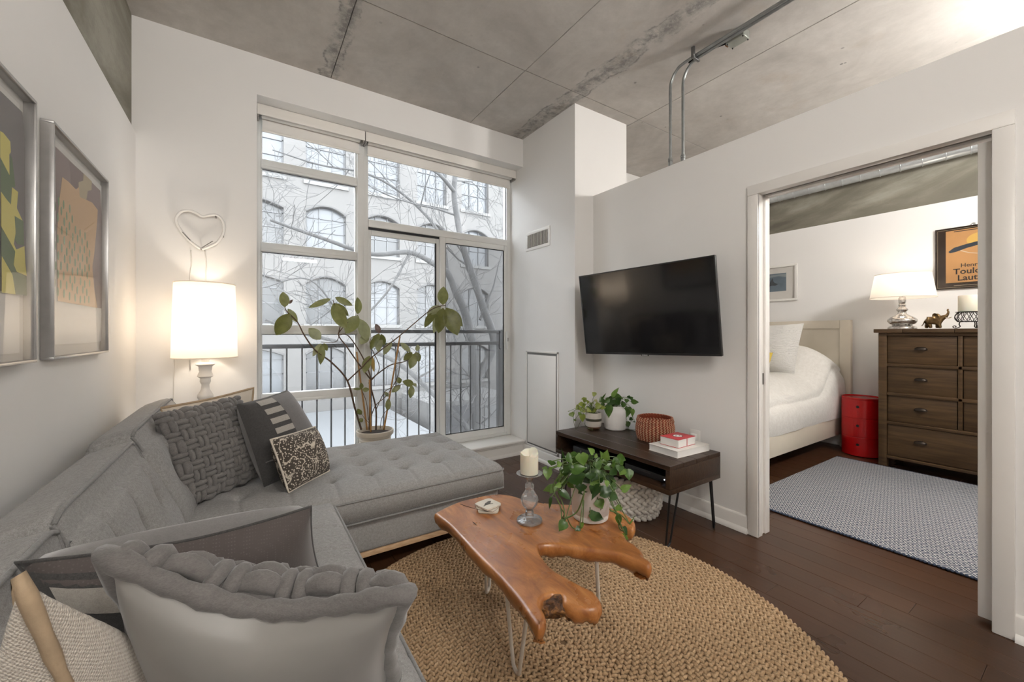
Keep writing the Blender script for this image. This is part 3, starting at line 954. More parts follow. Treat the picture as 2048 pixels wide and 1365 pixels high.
def make_pillow(name, Q, thick, mat_front, mat_back, label, pinch=.05, plump=.42, res=22, pipe=None, pipe_mat=None, group='cushions on the grey sofa', front='front_panel', back='back_panel', wob=0.0):
    fn = pillow_fn(Q, thick, pinch, plump)
    low = min((Q[k] for k in range(4)), key=lambda p: p.z)
    c = (Q[0] + Q[1] + Q[2] + Q[3]) / 4
    r = thing(name, (c.x, c.y, low.z), label, 'cushion', group)
    f = MB().grid(lambda u, v: fn(u, v, 1), res, res).build(front, mat_front, r, smooth=180, recalc=False)
    b = MB().grid(lambda u, v: fn(1 - u, v, -1), res, res).build(back, mat_back, r, smooth=180, recalc=False)
    if pipe:
        pts = []
        for k in range(16): pts.append(fn(k / 16, 0, 1))
        for k in range(16): pts.append(fn(1, k / 16, 1))
        for k in range(16): pts.append(fn(1 - k / 16, 1, 1))
        for k in range(16): pts.append(fn(0, 1 - k / 16, 1))
        rad = [pipe * (1 + wob * math.sin(k * 2.3) + wob * math.sin(k * 1.1)) for k in range(len(pts))]
        MB().tube(pts, rad, 8, closed=True).build('piping', pipe_mat or mat_front, r, smooth=180)
    return r, fn
def braid_on(root, fn, side, n, mat, rope=.5, amp=.014, ang=0.0):
    """basket weave of doubled jersey ropes laid over one face of a cushion"""
    mb = MB()
    nl, nr = 7, 6
    def P(u, v):
        return fn(min(max(u, .0), 1.), min(max(v, .0), 1.), side)
    nrm_c = {}
    def N(u, v):
        e = .01
        a = P(u + e, v) - P(u - e, v); b = P(u, v + e) - P(u, v - e)
        w = a.cross(b)
        if w.length < 1e-9: return fn.__closure__ and Vector((0, 0, 1))
        return w.normalized() * side
    cell = 1.0 / n
    for i in range(n):
        for j in range(n):
            along_u = (i + j) % 2 == 0
            u0, v0 = i * cell, j * cell
            for k in range(2):
                pts = []; rad = []
                for q in range(nl):
                    t = q / (nl - 1); over = 1.28
                    l = .5 + (t - .5) * over
                    o = (k + .5) / 2
                    u = u0 + cell * (l if along_u else o); v = v0 + cell * (o if along_u else l)
                    u = min(max(u, .008), .992); v = min(max(v, .008), .992)
                    p = P(u, v); nn = N(u, v)
                    w = math.sin(math.pi * t)
                    pts.append(p + nn * (amp * (w ** .6) - amp * .55))
                    rad.append(t)
                # oval tube
                L = (pts[-1] - pts[0]).length
                side_w = (P(min(u0 + cell, 1), v0 + cell / 2) - P(u0, v0 + cell / 2)).length if not along_u else (P(u0 + cell / 2, min(v0 + cell, 1)) - P(u0 + cell / 2, v0)).length
                rr = max(.004, side_w / 4 * 1.04)
                mb.tube(pts, [rr * (.72 + .28 * math.sin(math.pi * t)) for t in rad], nr + 2)
    return mb.build('braid', mat, root, smooth=180, recalc=False)

M_JERSEY = mat_fabric('grey_jersey', (.115, .107, .103), (.175, .165, .158), 260, sheen=.3, stretch=(1, 1, 3), big=.1)
M_JERSEYD = mat_fabric('charcoal_jersey', (.135, .127, .121), (.215, .204, .195), 300, sheen=.25)
M_SATIN = plain('pewter_satin', (.235, .223, .21), .42, vary=.08, vscale=5, sheen=.2, spec=.6)
M_CHAR = mat_fabric('charcoal_canvas', (.045, .043, .042), (.085, .082, .08), 500, bump=.25)
M_TAUPE = mat_fabric('taupe_velvet', (.125, .115, .112), (.175, .163, .158), 300, sheen=.4, bump=.1)
M_BROWNDOT = None
def mat_dots():
    t = NT('dark_brown_pindot')
    v = t.voro(170, rand=.15)
    c = t.ramp(v, [(.0, (.12, .105, .098)), (.22, (.10, .087, .081)), (.32, (.075, .062, .058))])
    t.color(t.mix(t.ramp(t.noise(4, 3), [(.4, 0.0), (.75, .8)]), c, (.085, .072, .068)))
    t.set(Roughness=.9, **{'Sheen Weight': .3}); t.bump(t.noise(500, 2), .2, .001)
    return t.m
M_BROWNDOT = mat_dots()
def mat_linen():
    t = NT('oatmeal_linen')
    wv = []
    for d in ('X', 'Y'):
        w = t.n.new('ShaderNodeTexWave'); w.bands_direction = d; w.inputs['Scale'].default_value = 95
        w.inputs['Distortion'].default_value = 3.5; w.inputs['Detail'].default_value = 2; w.inputs['Detail Scale'].default_value = 4
        t.link(t.mapped(rot=(.6, .5, .4)), w.inputs['Vector']); wv.append(w.outputs['Fac'])
    f = t.math('MULTIPLY', t.math('ADD', wv[0], wv[1]), .5)
    t.color(t.ramp(f, [(.15, (.36, .31, .255)), (.5, (.52, .465, .40)), (.9, (.62, .57, .50))]))
    t.set(Roughness=.95, **{'Sheen Weight': .3}); t.bump(t.math('ADD', f, t.noise(300, 3)), .6, .003)
    return t.m
M_LINEN = mat_linen()
M_TANPIPE = plain('tan_piping', (.42, .31, .20), .8, vary=.2, vscale=40, bump=.2, bscale=200)
M_CREAM = plain('cream_cotton', (.62, .55, .46), .9, bump=.2, bscale=300)
M_BARS = mat_fabric('pale_woven_bars', (.30, .28, .25), (.44, .41, .37), 700, bump=.4)

# charcoal braided cushion in the sofa corner
Q = quad_frame((-.25, 2.335, .455), (.045, 2.655, .455), (-.045, 2.71, .90), (-.355, 2.40, .882))
r, fn = make_pillow('braided_cushion', Q, .17, M_JERSEYD, M_JERSEYD, 'charcoal basket-weave braided cushion standing in the far sofa corner', pinch=.035)
braid_on(r, fn, 1, 9, M_JERSEYD, amp=.017)
# cream cushion behind it
Q = quad_frame((-.33, 2.62, .46), (.03, 2.93, .46), (.035, 3.02, .905), (-.37, 2.72, .865))
make_pillow('cream_cushion', Q, .10, M_CREAM, M_CREAM, 'cream cushion with tan piping mostly hidden behind the braided cushions', pipe=.008, pipe_mat=M_TANPIPE, pinch=.05)
# charcoal cushion with pale bars
Q = quad_frame((.075, 2.44, .455), (.42, 2.73, .455), (.205, 2.80, .905), (-.045, 2.50, .885))
r, fn = make_pillow('striped_cushion', Q, .20, M_CHAR, M_TAUPE, 'charcoal cushion with a row of pale bars behind the small patterned cushion', pinch=.03)
def bars(root, fn, side, cells, mat):
    for (u0, u1, v0, v1) in cells:
        mb = MB().grid(lambda a, b: fn(u0 + (u1 - u0) * a, v0 + (v1 - v0) * b, side) + Q[4] * (.0022 * side), 6, 5)
        mb.build('pale_bar', mat, root, smooth=180, recalc=False)
bars(r, fn, 1, [(.22, .50, v, v + .07) for v in (.90, .775, .65, .525, .40)], M_BARS)
MB().grid(lambda a, b: fn(.50 + .49 * a, .03 + .95 * b, 1) + Q[4] * .0035, 14, 20).build('velvet_panel', M_TAUPE, r, smooth=180, recalc=False)
MB().tube([fn(.03 + .94 * k / 16, .26, 1) + Q[4] * .003 for k in range(17)], .0035, 6).build('seam', M_TAUPE, r, smooth=180)
# small patterned lumbar cushion
def mat_pattern():
    t = NT('brown_cream_print')
    v = t.voro(88, rand=.7)
    dots = t.ramp(v, [(.28, 1.0), (.36, 0.0)])
    n = t.noise(9, 2, .4, dist=.6)
    stripe = t.ramp(n, [(.485, 0.0), (.495, 1.0), (.505, 1.0), (.515, 0.0)])
    blot = t.ramp(t.noise(30, 3, .6), [(.64, 0.0), (.67, 1.0)])
    m = t.math('MAXIMUM', t.math('MAXIMUM', dots, stripe), blot)
    t.color(t.mix(m, (.060, .048, .038), (.56, .50, .41)))
    t.set(Roughness=.9); t.bump(t.noise(500, 2), .25, .001)
    return t.m
M_PAT = mat_pattern()
Q = quad_frame((.175, 2.295, .455), (.40, 2.53, .455), (.335, 2.62, .70), (.10, 2.36, .715))
make_pillow('patterned_cushion', Q, .16, M_PAT, M_PAT, 'small brown and cream printed lumbar cushion on the chaise', pipe=.005, pipe_mat=plain('cream_cord', (.58, .52, .44), .9), pinch=.025)
# near cushions
Q = quad_frame((-.285, 1.30, .455), (.205, 1.42, .455), (.143, 1.19, .79), (-.345, 1.09, .84))
r, fn = make_pillow('striped_cushion', Q, .24, M_BROWNDOT, M_TAUPE, 'dark brown cushion with two pale bars behind the near braided cushion', pinch=(.05, .17), pipe=.0035, pipe_mat=M_CHAR)
bars(r, fn, 1, [(.06, .28, .80, .93), (.04, .26, .50, .63)], M_BARS)
MB().grid(lambda a, b: fn(.015 + .34 * a, .03 + .95 * b, 1) + Q[4] * .0012, 10, 16).build('charcoal_panel', M_CHAR, r, smooth=180, recalc=False)
Q = quad_frame((-.16, 1.12, .455), (.285, .93, .455), (.222, .652, .82), (-.178, .845, .917))
r, fn = make_pillow('braided_cushion', Q, .20, M_SATIN, M_JERSEY, 'grey braided cushion with a plain satin back, nearest on the sofa seat', pinch=(.09, .46), plump=.45, res=28, front='satin_back', back='braid_backing')
braid_on(r, fn, -1, 8, M_JERSEY, amp=.022)
pts = []
for k in range(14): pts.append(fn(1, k / 14, 1))
for k in range(28): pts.append(fn(1 - k / 28, 1, 1))
for k in range(15): pts.append(fn(0, 1 - k / 14, 1))
MB().tube(pts, [.017 * (1 + .14 * math.sin(k * 1.9) + .08 * math.sin(k * .8)) for k in range(len(pts))], 10).build('rolled_edge', M_JERSEY, r, smooth=180)
Q = quad_frame((-.235, 1.14, .455), (-.15, .86, .455), (-.235, .75, .952), (-.26, .90, .64))
Q = (Q[0], Q[1], Q[2], Q[3], Q[4])
make_pillow('linen_cushion', Q, .20, M_LINEN, M_LINEN, 'oatmeal woven linen cushion with tan piping at the near end of the sofa', pipe=.0085, pipe_mat=M_TANPIPE, pinch=.05, wob=.12, plump=.6)

# ------------------------------------------------------------------ round braided rug
def mat_jute(name, a, b, c):
    t = NT(name)
    n = t.noise(60, 5, .7); n2 = t.noise(2.2, 3)
    col = t.ramp(n, [(.3, a), (.5, b), (.72, c)])
    t.color(t.mix(t.ramp(n2, [(.35, 0.0), (.7, .35)]), col, b))
    t.set(Roughness=.95); t.bump(t.noise(350, 3), .4, .002)
    return t.m
M_JUTE = mat_jute('braided_jute', (.22, .132, .066), (.41, .272, .152), (.60, .44, .275))
RC, RR = Vector((1.06, 1.24, 0)), 1.005
rug = thing('round_rug', (RC.x, RC.y, 0), 'round natural braided jute rug under the wooden coffee table', 'rug')
MB().lathe((RC.x, RC.y, .001), [(RR - .02, 0), (RR - .015, .006), (0.0, .006)], 96).build('backing', plain('jute_core', (.20, .125, .065), .95), rug)
bv, bf = lump(7, 4)
pitch = .0275; A3 = []; TT = []
k = 0
while True:
    rad = RR - .014 - k * pitch
    if rad < .02: break
    n = max(6, int(2 * math.pi * rad / .0245)); ph = RN.rand() * 6
    for i in range(n):
        an = ph + 2 * math.pi * i / n
        for s in (-1, 1):
            a2 = an + (math.pi / n) * (s > 0)
            rr = rad + s * pitch * .21
            er = np.array([math.cos(a2), math.sin(a2), 0]); et = np.array([-math.sin(a2), math.cos(a2), 0])
            tl = math.radians(38) * s
            L = et * math.cos(tl) + er * math.sin(tl); Wd = -et * math.sin(tl) + er * math.cos(tl)
            j = RN.uniform(.9, 1.12, 3)
            A3.append(np.stack([L * .017 * j[0], Wd * .0076 * j[1], np.array([0, 0, .0068 * j[2]])], 1))
            TT.append([RC.x + er[0] * rr, RC.y + er[1] * rr, .0115])
    k += 1
stamp(bv, bf, A3, TT).build('braid', M_JUTE, rug, smooth=180, recalc=False, kind='stuff')

# ------------------------------------------------------------------ live-edge coffee table
def mat_slab():
    t = NT('polished_root_wood')
    vec = t.mapped((3.2, 1.0, 3.2), (0, 0, math.radians(28)))
    g = t.noise(3.0, 8, .62, vec=vec, dist=2.2)
    col = t.ramp(g, [(.30, (.20, .065, .018)), (.48, (.36, .135, .036)), (.62, (.48, .20, .060)), (.8, (.6, .29, .10))])
    fine = t.noise(40, 5, .7, vec=t.mapped((5, .5, 5), (0, 0, math.radians(28))))
    col = t.mix(t.ramp(fine, [(.4, 0.0), (.75, .4)]), col, (.20, .07, .022))
    t.color(col)
    t.set(Roughness=t.ramp(t.noise(6, 4), [(.3, .24), (.7, .36)]), **{'Coat Weight': .25, 'Coat Roughness': .15})
    t.bump(t.math('ADD', t.math('MULTIPLY', g, .5), t.noise(60, 4)), .06, .004)
    return t.m
M_SLAB = mat_slab()
TZ = .43
crop = [(45, 520), (190, 455), (350, 418), (430, 408), (520, 418), (620, 448), (740, 466), (900, 475), (1060, 486), (1170, 503), (1235, 528), (1290, 572), (1302, 600), (1288, 628), (1240, 618), (1228, 650), (1255, 702), (1300, 728), (1348, 775), (1352, 803), (1402, 838), (1385, 862), (1300, 825), (1200, 785), (1050, 757), (900, 738), (800, 726), (705, 730), (686, 750), (702, 795), (772, 878), (860, 933), (960, 988), (1040, 1028), (1088, 1100), (1060, 1132), (985, 1135), (900, 1120), (848, 1092), (838, 1054), (780, 1040), (718, 1062), (702, 1110), (732, 1180), (722, 1226), (685, 1246), (640, 1192), (560, 1076), (430, 925), (300, 795), (130, 612), (45, 542)]
out = [atz(860 + a / 3.174, 860 + b / 3.174, TZ) for a, b in crop]
out = spline(out, 5, closed=True)
table = thing('coffee_table', (.98, 1.32, 0), 'live-edge wooden coffee table with a forked root slab on white hairpin legs', 'table')
no = len(out)
def inset(d, z, jit=0.0):
    res = []
    for i in range(no):
        a, b = out[i - 2], out[(i + 2) % no]
        t = (b - a); t.z = 0; t.normalize()
        nrm = Vector((t.y, -t.x, 0))   # side fixed below by polygon sense
        res.append((out[i] + nrm * (d * SG) + Vector((0, 0, z - TZ + jit * math.sin(i * .71) + jit * .6 * math.sin(i * 1.9)))))
    return res
ar = sum(out[i].x * out[(i + 1) % no].y - out[(i + 1) % no].x * out[i].y for i in range(no))
SG = -1 if ar > 0 else 1      # positive d moves inward
rings = [inset(.013, TZ), inset(.006, TZ), inset(.0, TZ - .006), inset(-.003, TZ - .022, .002), inset(.002, TZ - .042, .004), inset(.016, TZ - .058, .005), inset(.034, TZ - .064, .003)]
mb = MB(); vs = []
for rg in rings: vs += rg
fs = []
for q in range(len(rings) - 1):
    for i in range(no): fs.append((q * no + i, q * no + (i + 1) % no, (q + 1) * no + (i + 1) % no, (q + 1) * no + i))
tri = tessellate_polygon([rings[0]]); fs += [tuple(t) for t in tri]
kb = (len(rings) - 1) * no; tri = tessellate_polygon([rings[-1]]); fs += [tuple(kb + i for i in t) for t in tri]
mb.add(vs, fs)
top = mb.build('slab_top', M_SLAB, table, smooth=50)
# hollow burl in the fork end, dark crack and knot mark
M_CRACK = plain('dark_crack', (.03, .014, .008), .9)
def mat_burl():
    t = NT('rough_burl')
    n = t.noise(26, 7, .7, dist=1.5)
    t.color(t.ramp(n, [(.40, (.02, .008, .004)), (.52, (.12, .048, .015)), (.62, (.32, .15, .045)), (.74, (.46, .25, .09))]))
    t.set(Roughness=.38); t.bump(n, .7, .012)
    return t.m
bc0 = atz(1111, 1203, TZ - .036)
def bfn(u, v):
    a = 2 * math.pi * u; ph = math.pi * v
    d = Vector((math.sin(ph) * math.cos(a), math.sin(ph) * math.sin(a), math.cos(ph)))
    k = 1 + .13 * math.sin(5 * d.x + 2) + .12 * math.sin(7 * d.y + 4 * d.z) + .07 * math.sin(13 * d.x + 9 * d.y) - .28 * math.exp(-((d.x + .2) ** 2 + (d.y + .1) ** 2) * 6) * (d.z > 0)
    return bc0 + Vector((d.x * .078 * k, d.y * .058 * k, d.z * .034 * k))
MB().grid(bfn, 40, 24, wrap=True).build('burl', mat_burl(), table, smooth=180)
cr = [atz(860 + x / 3.174, 860 + y / 3.174, TZ + .0004) for x, y in ((268, 583), (282, 590), (292, 600), (300, 606), (294, 606), (284, 600), (274, 592))]
MB().prism(cr, (0, 0, -.002)).build('knot_mark', M_CRACK, top)
cr = [atz(860 + x / 3.174, 860 + y / 3.174, TZ + .0004) for x, y in ((190, 470), (230, 484), (285, 500), (284, 502), (230, 488), (192, 474))]
MB().prism(cr, (0, 0, -.002)).build('crack', M_CRACK, top)
M_WHITEROD = plain('cream_powder_coat', (.70, .66, .60), .4)
def hairpin(par, foot, a, b, mat, r=.0072, zt=None):
    foot, a, b = Vector(foot), Vector(a), Vector(b)
    e = (b - a).normalized() * .023
    pts = [a, a.lerp(foot - e, .97) + Vector((0, 0, .004)), foot - e * .75 + Vector((0, 0, .006)), foot + Vector((0, 0, .0)), foot + e * .75 + Vector((0, 0, .006)), b.lerp(foot + e, .97) + Vector((0, 0, .004)), b]
    low = [pts[0]] + spline(pts[1:6], 4) + [pts[6]]
    return MB().tube(low, r, 8).build('leg', mat, par, smooth=60)
zt = TZ - .06; zr = .0185 + .0072
hairpin(table, (.815, 1.215, zr), atz(1012, 1172, zt), atz(1054, 1228, zt), M_WHITEROD)
hairpin(table, (.955, 1.665, zr), (.905, 1.60, zt), (.975, 1.66, zt), M_WHITEROD)
ra = atz(1192, 1112, zt); rdir = Vector((ra.x, ra.y, 0)).normalized()
hairpin(table, (1.285, 1.265, zr), ra, ra + rdir * .085, M_WHITEROD)
hairpin(table, (1.17, 1.66, zr), (1.13, 1.60, zt), (1.21, 1.56, zt), M_WHITEROD)
bc0 = atz(1163, 1216, TZ - .046)
bq = []
for j in range(20):
    for i in range(34):
        a_ = 2 * math.pi * i / 34; ph = math.pi * j / 19
        d = Vector((math.sin(ph) * math.cos(a_), math.sin(ph) * math.sin(a_), math.cos(ph)))
        k_ = 1 + .14 * math.sin(6 * d.x + 1) + .12 * math.sin(8 * d.y + 5 * d.z)
        bq.append(bc0 + Vector((d.x * .062 * k_, d.y * .036 * k_, d.z * .019 * k_)))
MB().add(bq, [(j * 34 + i, j * 34 + (i + 1) % 34, (j + 1) * 34 + (i + 1) % 34, (j + 1) * 34 + i) for j in range(19) for i in range(34)]).build('burl', bpy.data.materials['rough_burl'], table, smooth=180)
# ------------------------------------------------------------------ leaves
def leaf(par, base, tip, width, mat, heart=False, droop=.12, fold=.22, nrm=None, rnd=random, name='leaf'):
    base, tip = Vector(base), Vector(tip)
    ax = tip - base; L = ax.length; ax.normalize()
    toc = (Vector((0, 0, CAMH)) - base).normalized()
    if nrm is None:
        nrm = toc * .75 + Vector((rnd.uniform(-.5, .5), rnd.uniform(-.5, .3), rnd.uniform(.0, .7)))
    nrm = (nrm - ax * nrm.dot(ax)).normalized()
    sd = ax.cross(nrm)
    n, m = 9, 4
    vs = []; fs = []
    for i in range(n + 1):
        t = i / n
        if heart: w = (math.sin(math.pi * min(1, t * .92 + .13) ** .62) ** .85) * (1 if t < 1 else 0)
        else: w = math.sin(math.pi * t ** .92) ** .75
        if i == n: w = 0.02
        if i == 0: w = .42 if heart else .06
        for j in range(-m // 2, m // 2 + 1):
            q = j / (m / 2)
            back = (-.10 * L if heart and i == 0 and j != 0 else 0)
            p = base + ax * (t * L + back) + sd * (q * w * width / 2)
            p += nrm * (abs(q) * w * width / 2 * fold - droop * L * (t - .3) ** 2 + .012 * L * math.sin(6 * t + j))
            vs.append(p)
    k = m + 1
    for i in range(n):
        for j in range(m): fs.append((i * k + j, i * k + j + 1, (i + 1) * k + j + 1, (i + 1) * k + j))
    o = MB().add(vs, fs).build(name, mat, par, smooth=180, recalc=False)
    return o
def mat_leaf(name, a, b, vein, rough=.38, trans=.25):
    t = NT(name)
    n = t.noise(22, 4)
    c = t.ramp(n, [(.3, a), (.7, b)])
    t.color(t.mix(t.ramp(t.noise(90, 3), [(.55, 0.0), (.75, .3)]), c, vein))
    t.set(Roughness=rough)
    t.b.inputs['Specular IOR Level'].default_value = .45
    m = t.m
    tr = t.n.new('ShaderNodeBsdfTranslucent'); t.link(c, tr.inputs['Color'])
    mx = t.n.new('ShaderNodeMixShader'); mx.inputs[0].default_value = trans
    outn = [q for q in t.n if q.type == 'OUTPUT_MATERIAL'][0]
    t.link(t.b.outputs[0], mx.inputs[1]); t.link(tr.outputs[0], mx.inputs[2]); t.link(mx.outputs[0], outn.inputs['Surface'])
    return m
M_RUB = [mat_leaf('rubber_leaf_olive', (.155, .165, .052), (.25, .26, .10), (.33, .33, .15)),
         mat_leaf('rubber_leaf_deep', (.105, .115, .028), (.18, .185, .052), (.25, .25, .09)),
         mat_leaf('rubber_leaf_sage', (.225, .235, .12), (.33, .34, .185), (.39, .40, .24))]
M_RUBRED = mat_leaf('rubber_leaf_new', (.10, .065, .055), (.15, .10, .08), (.2, .14, .1))
M_YEL = mat_leaf('rubber_leaf_yellow', (.40, .25, .06), (.5, .34, .12), (.5, .4, .2))
M_STEM = plain('brown_stem', (.115, .065, .035), .7, vary=.4, vscale=30)
M_BAMBOO = plain('bamboo_cane', (.46, .24, .075), .5, vary=.25, vscale=25)
M_SOIL = plain('potting_soil', (.035, .022, .014), 1.0, vary=.5, vscale=60, bump=.8, bscale=120)

# ------------------------------------------------------------------ rubber plant on the window sill
PY = 3.515; PX = aty(750, 860, PY).x
plant = thing('rubber_plant', (PX, PY, .151), 'tall rubber plant with sparse olive leaves in a ribbed cream pot by the window', 'plant')
M_POT = plain('cream_glazed_pot', (.60, .53, .43), .4, vary=.12, vscale=10)
zr = .43
prof = [(.098, 0), (.108, .02), (.118, .08), (.126, .14), (.1285, .165), (.1235, .172), (.130, .182), (.1245, .192), (.132, .203), (.128, .214), (.135, .224), (.136, .236), (.150, .242), (.153, .262), (.151, .277), (.143, .279), (.138, .27), (.134, .245)]
MB().lathe((PX, PY, .151), prof, 36).build('pot', M_POT, plant, smooth=40)
MB().lathe((PX, PY, .151 + .245), [(.1345, 0), (.07, .008), (0.001, .012)], 24).build('soil', M_SOIL, plant, smooth=60)
cr = lambda x, y, Y: aty(500 + x / 3.593, 540 + y / 3.593, Y)
def stem(pts, r0, r1, nm='stem', mat=M_STEM):
    sp = spline(pts, 6); n = len(sp)
    MB().tube(sp, [r0 + (r1 - r0) * i / (n - 1) for i in range(n)], 7).build(nm, mat, plant, smooth=180)
yb = PY
stem([cr(800, 1150, yb - .02), cr(755, 1000, 3.49), cr(700, 800, 3.46), cr(590, 670, 3.43), cr(470, 580, 3.40), cr(390, 470, 3.38), cr(340, 375, 3.37), cr(265, 300, 3.36), cr(250, 265, 3.36)], .0085, .003)
stem([cr(700, 800, 3.46), cr(800, 705, 3.42), cr(880, 625, 3.39), cr(1075, 475, 3.36), cr(1270, 310, 3.33), cr(1340, 268, 3.33), cr(1405, 255, 3.33)], .006, .0035)
stem([cr(858, 1150, yb), cr(862, 950, 3.49), cr(868, 790, 3.47), cr(820, 650, 3.46), cr(740, 515, 3.45), cr(690, 465, 3.45), cr(640, 470, 3.45)], .0075, .003)
stem([cr(868, 790, 3.47), cr(770, 660, 3.45), cr(700, 560, 3.44), cr(640, 480, 3.43), cr(640, 440, 3.43), cr(650, 380, 3.42), cr(620, 290, 3.41), cr(595, 215, 3.41)], .006, .003)
stem([cr(640, 450, 3.43), cr(690, 390, 3.42), cr(775, 325, 3.41)], .004, .0025)
stem([cr(640, 480, 3.43), cr(610, 520, 3.43), cr(510, 520, 3.42)], .003, .002)
stem([cr(905, 1150, yb), cr(905, 1000, 3.50), cr(870, 850, 3.5), cr(866, 795, 3.5), cr(1000, 690, 3.5), cr(1110, 660, 3.5), cr(1170, 625, 3.49), cr(1195, 585, 3.49)], .0075, .003)
stem([cr(868, 800, 3.5), cr(930, 700, 3.52), cr(860, 520, 3.52), cr(930, 455, 3.52)], .004, .0025)
stem([cr(905, 1010, 3.5), cr(960, 890, 3.47), cr(1010, 850, 3.46), cr(1090, 826, 3.46), cr(1170, 830, 3.46)], .0035, .002)
stem([cr(860, 1100, 3.5), cr(900, 980, 3.45), cr(985, 900, 3.44), cr(1060, 770, 3.46), cr(1078, 640, 3.47), cr(1060, 560, 3.48), cr(1015, 490, 3.49)], .004, .002)
stem([cr(935, 1140, 3.48), cr(950, 1060, 3.44), cr(990, 1000, 3.42)], .003, .002)
stem([cr(850, 1080, 3.5), cr(838, 960, 3.46), cr(810, 880, 3.44), cr(800, 850, 3.44)], .003, .002)
stem([cr(855, 1100, 3.5), cr(825, 1070, 3.47), cr(800, 1035, 3.46)], .002, .0015)
for a, b in ((cr(868, 1165, yb - .03), cr(858, 790, 3.46)), (cr(842, 1150, yb), cr(766, 590, 3.50)), (cr(962, 1150, yb - .01), cr(1078, 478, 3.47))):
    stem([a, a.lerp(b, .5), b], .0075, .0065, 'cane', M_BAMBOO)
LV = [((250, 268), (240, 157), 72, 0, 3.36), ((287, 315), (188, 472), 105, 1, 3.34), ((272, 280), (342, 378), 48, 0, 3.37), ((283, 245), (306, 213), 22, 3, 3.38),
      ((580, 208), (420, 272), 42, 0, 3.40), ((612, 198), (737, 257), 48, 0, 3.42), ((605, 240), (712, 332), 62, 1, 3.43), ((598, 243), (688, 425), 100, 0, 3.41),
      ((775, 318), (776, 198), 66, 0, 3.41), ((778, 330), (685, 458), 92, 0, 3.40), ((785, 352), (850, 515), 95, 2, 3.42), ((508, 500), (422, 420), 74, 2, 3.42),
      ((510, 530), (450, 622), 42, 2, 3.43), ((517, 535), (508, 683), 52, 0, 3.41), ((530, 528), (556, 584), 32, 1, 3.43), ((932, 455), (903, 388), 40, 3, 3.52),
      ((930, 460), (862, 572), 62, 1, 3.5), ((942, 462), (966, 542), 46, 1, 3.51), ((932, 468), (920, 592), 56, 2, 3.53), ((860, 618), (818, 742), 68, 0, 3.44),
      ((882, 628), (888, 735), 30, 4, 3.45), ((1018, 518), (958, 612), 48, 2, 3.5), ((1080, 525), (1157, 592), 42, 2, 3.49), ((1165, 593), (1103, 652), 46, 1, 3.48),
      ((1187, 600), (1150, 712), 64, 0, 3.47), ((1197, 592), (1215, 662), 46, 1, 3.48), ((1200, 585), (1206, 538), 38, 2, 3.49), ((1177, 825), (1098, 802), 52, 0, 3.45),
      ((1165, 832), (1152, 924), 46, 0, 3.46), ((1077, 818), (1066, 772), 38, 1, 3.46), ((1082, 828), (1018, 882), 40, 0, 3.47), ((1172, 818), (1198, 838), 26, 2, 3.47),
      ((990, 1012), (995, 925), 42, 0, 3.42), ((970, 880), (996, 912), 28, 2, 3.44), ((1385, 252), (1390, 120), 80, 0, 3.33), ((1372, 262), (1272, 322), 60, 2, 3.36),
      ((1388, 275), (1352, 455), 98, 1, 3.31), ((1412, 272), (1492, 470), 122, 1, 3.31), ((1332, 292), (1254, 412), 58, 1, 3.36), ((1350, 300), (1322, 460), 56, 2, 3.36),
      ((1428, 278), (1528, 408), 70, 1, 3.35), ((800, 860), (800, 812), 32, 1, 3.44), ((806, 865), (858, 860), 34, 1, 3.44), ((798, 858), (742, 856), 20, 1, 3.44),
      ((800, 1042), (772, 1000), 34, 1, 3.45), ((786, 1092), (812, 1070), 34, 1, 3.46), ((852, 468), (788, 534), 60, 2, 3.45)]
rl_ = random.Random(2)
for b, t, w, m, Y in LV:
    B = cr(*b, Y); L_ = Vector(cr(*t, Y) - B).length
    Tp = cr(*t, Y + rl_.uniform(-.25, .12) * L_)
    leaf(plant, B, Tp, w / 3.593 * depth(B) / FPX, (M_RUB + [M_RUBRED, M_YEL])[m], rnd=rl_, fold=.16, droop=.10)

# ------------------------------------------------------------------ pothos plants
M_POTH = [mat_leaf('pothos_leaf', (.035, .085, .012), (.075, .16, .025), (.14, .24, .05), .3),
          mat_leaf('pothos_leaf_bright', (.10, .19, .03), (.17, .29, .055), (.28, .38, .12), .3),
          mat_leaf('pothos_leaf_dark', (.018, .052, .010), (.04, .095, .018), (.09, .16, .04), .28)]
M_NEON = [mat_leaf('golden_pothos_leaf', (.19, .25, .035), (.33, .38, .075), (.45, .48, .2), .35),
          mat_leaf('golden_pothos_mid', (.12, .19, .03), (.2, .27, .05), (.4, .45, .16), .35),
          mat_leaf('golden_pothos_cream', (.36, .38, .14), (.5, .5, .26), (.55, .55, .4), .35)]
M_VINE = plain('green_vine', (.09, .14, .035), .5)
def pothos(root, lv, cmap, D, mats, jit, seed, origin, vine=.0022, fat=1.2):
    rnd = random.Random(seed)
    for it in lv:
        (b, t, w, m) = it[:4]; dd = it[4] if len(it) > 4 else rnd.uniform(-jit, jit)
        bu, bv_ = cmap(*b); tu, tv = cmap(*t)
        B = atd(bu, bv_, D + dd); L_ = (atd(tu, tv, D + dd) - B).length
        Tp = atd(tu, tv, D + dd + rnd.uniform(-.5, .2) * L_)
        leaf(root, B, Tp, fat * w * (cmap(1, 0)[0] - cmap(0, 0)[0]) * D / FPX, mats[m], True, rnd=rnd, fold=.18, droop=.18)
        o = Vector(origin) + Vector((rnd.uniform(-.03, .03), rnd.uniform(-.03, .03), 0))
        mid = o.lerp(B, .5) + Vector((0, 0, .035 + .25 * (o - B).length * (.4 if B.z < o.z else .15)))
        MB().tube(spline([o, mid, B], 5), vine, 5).build('stem', M_VINE, root, smooth=180)
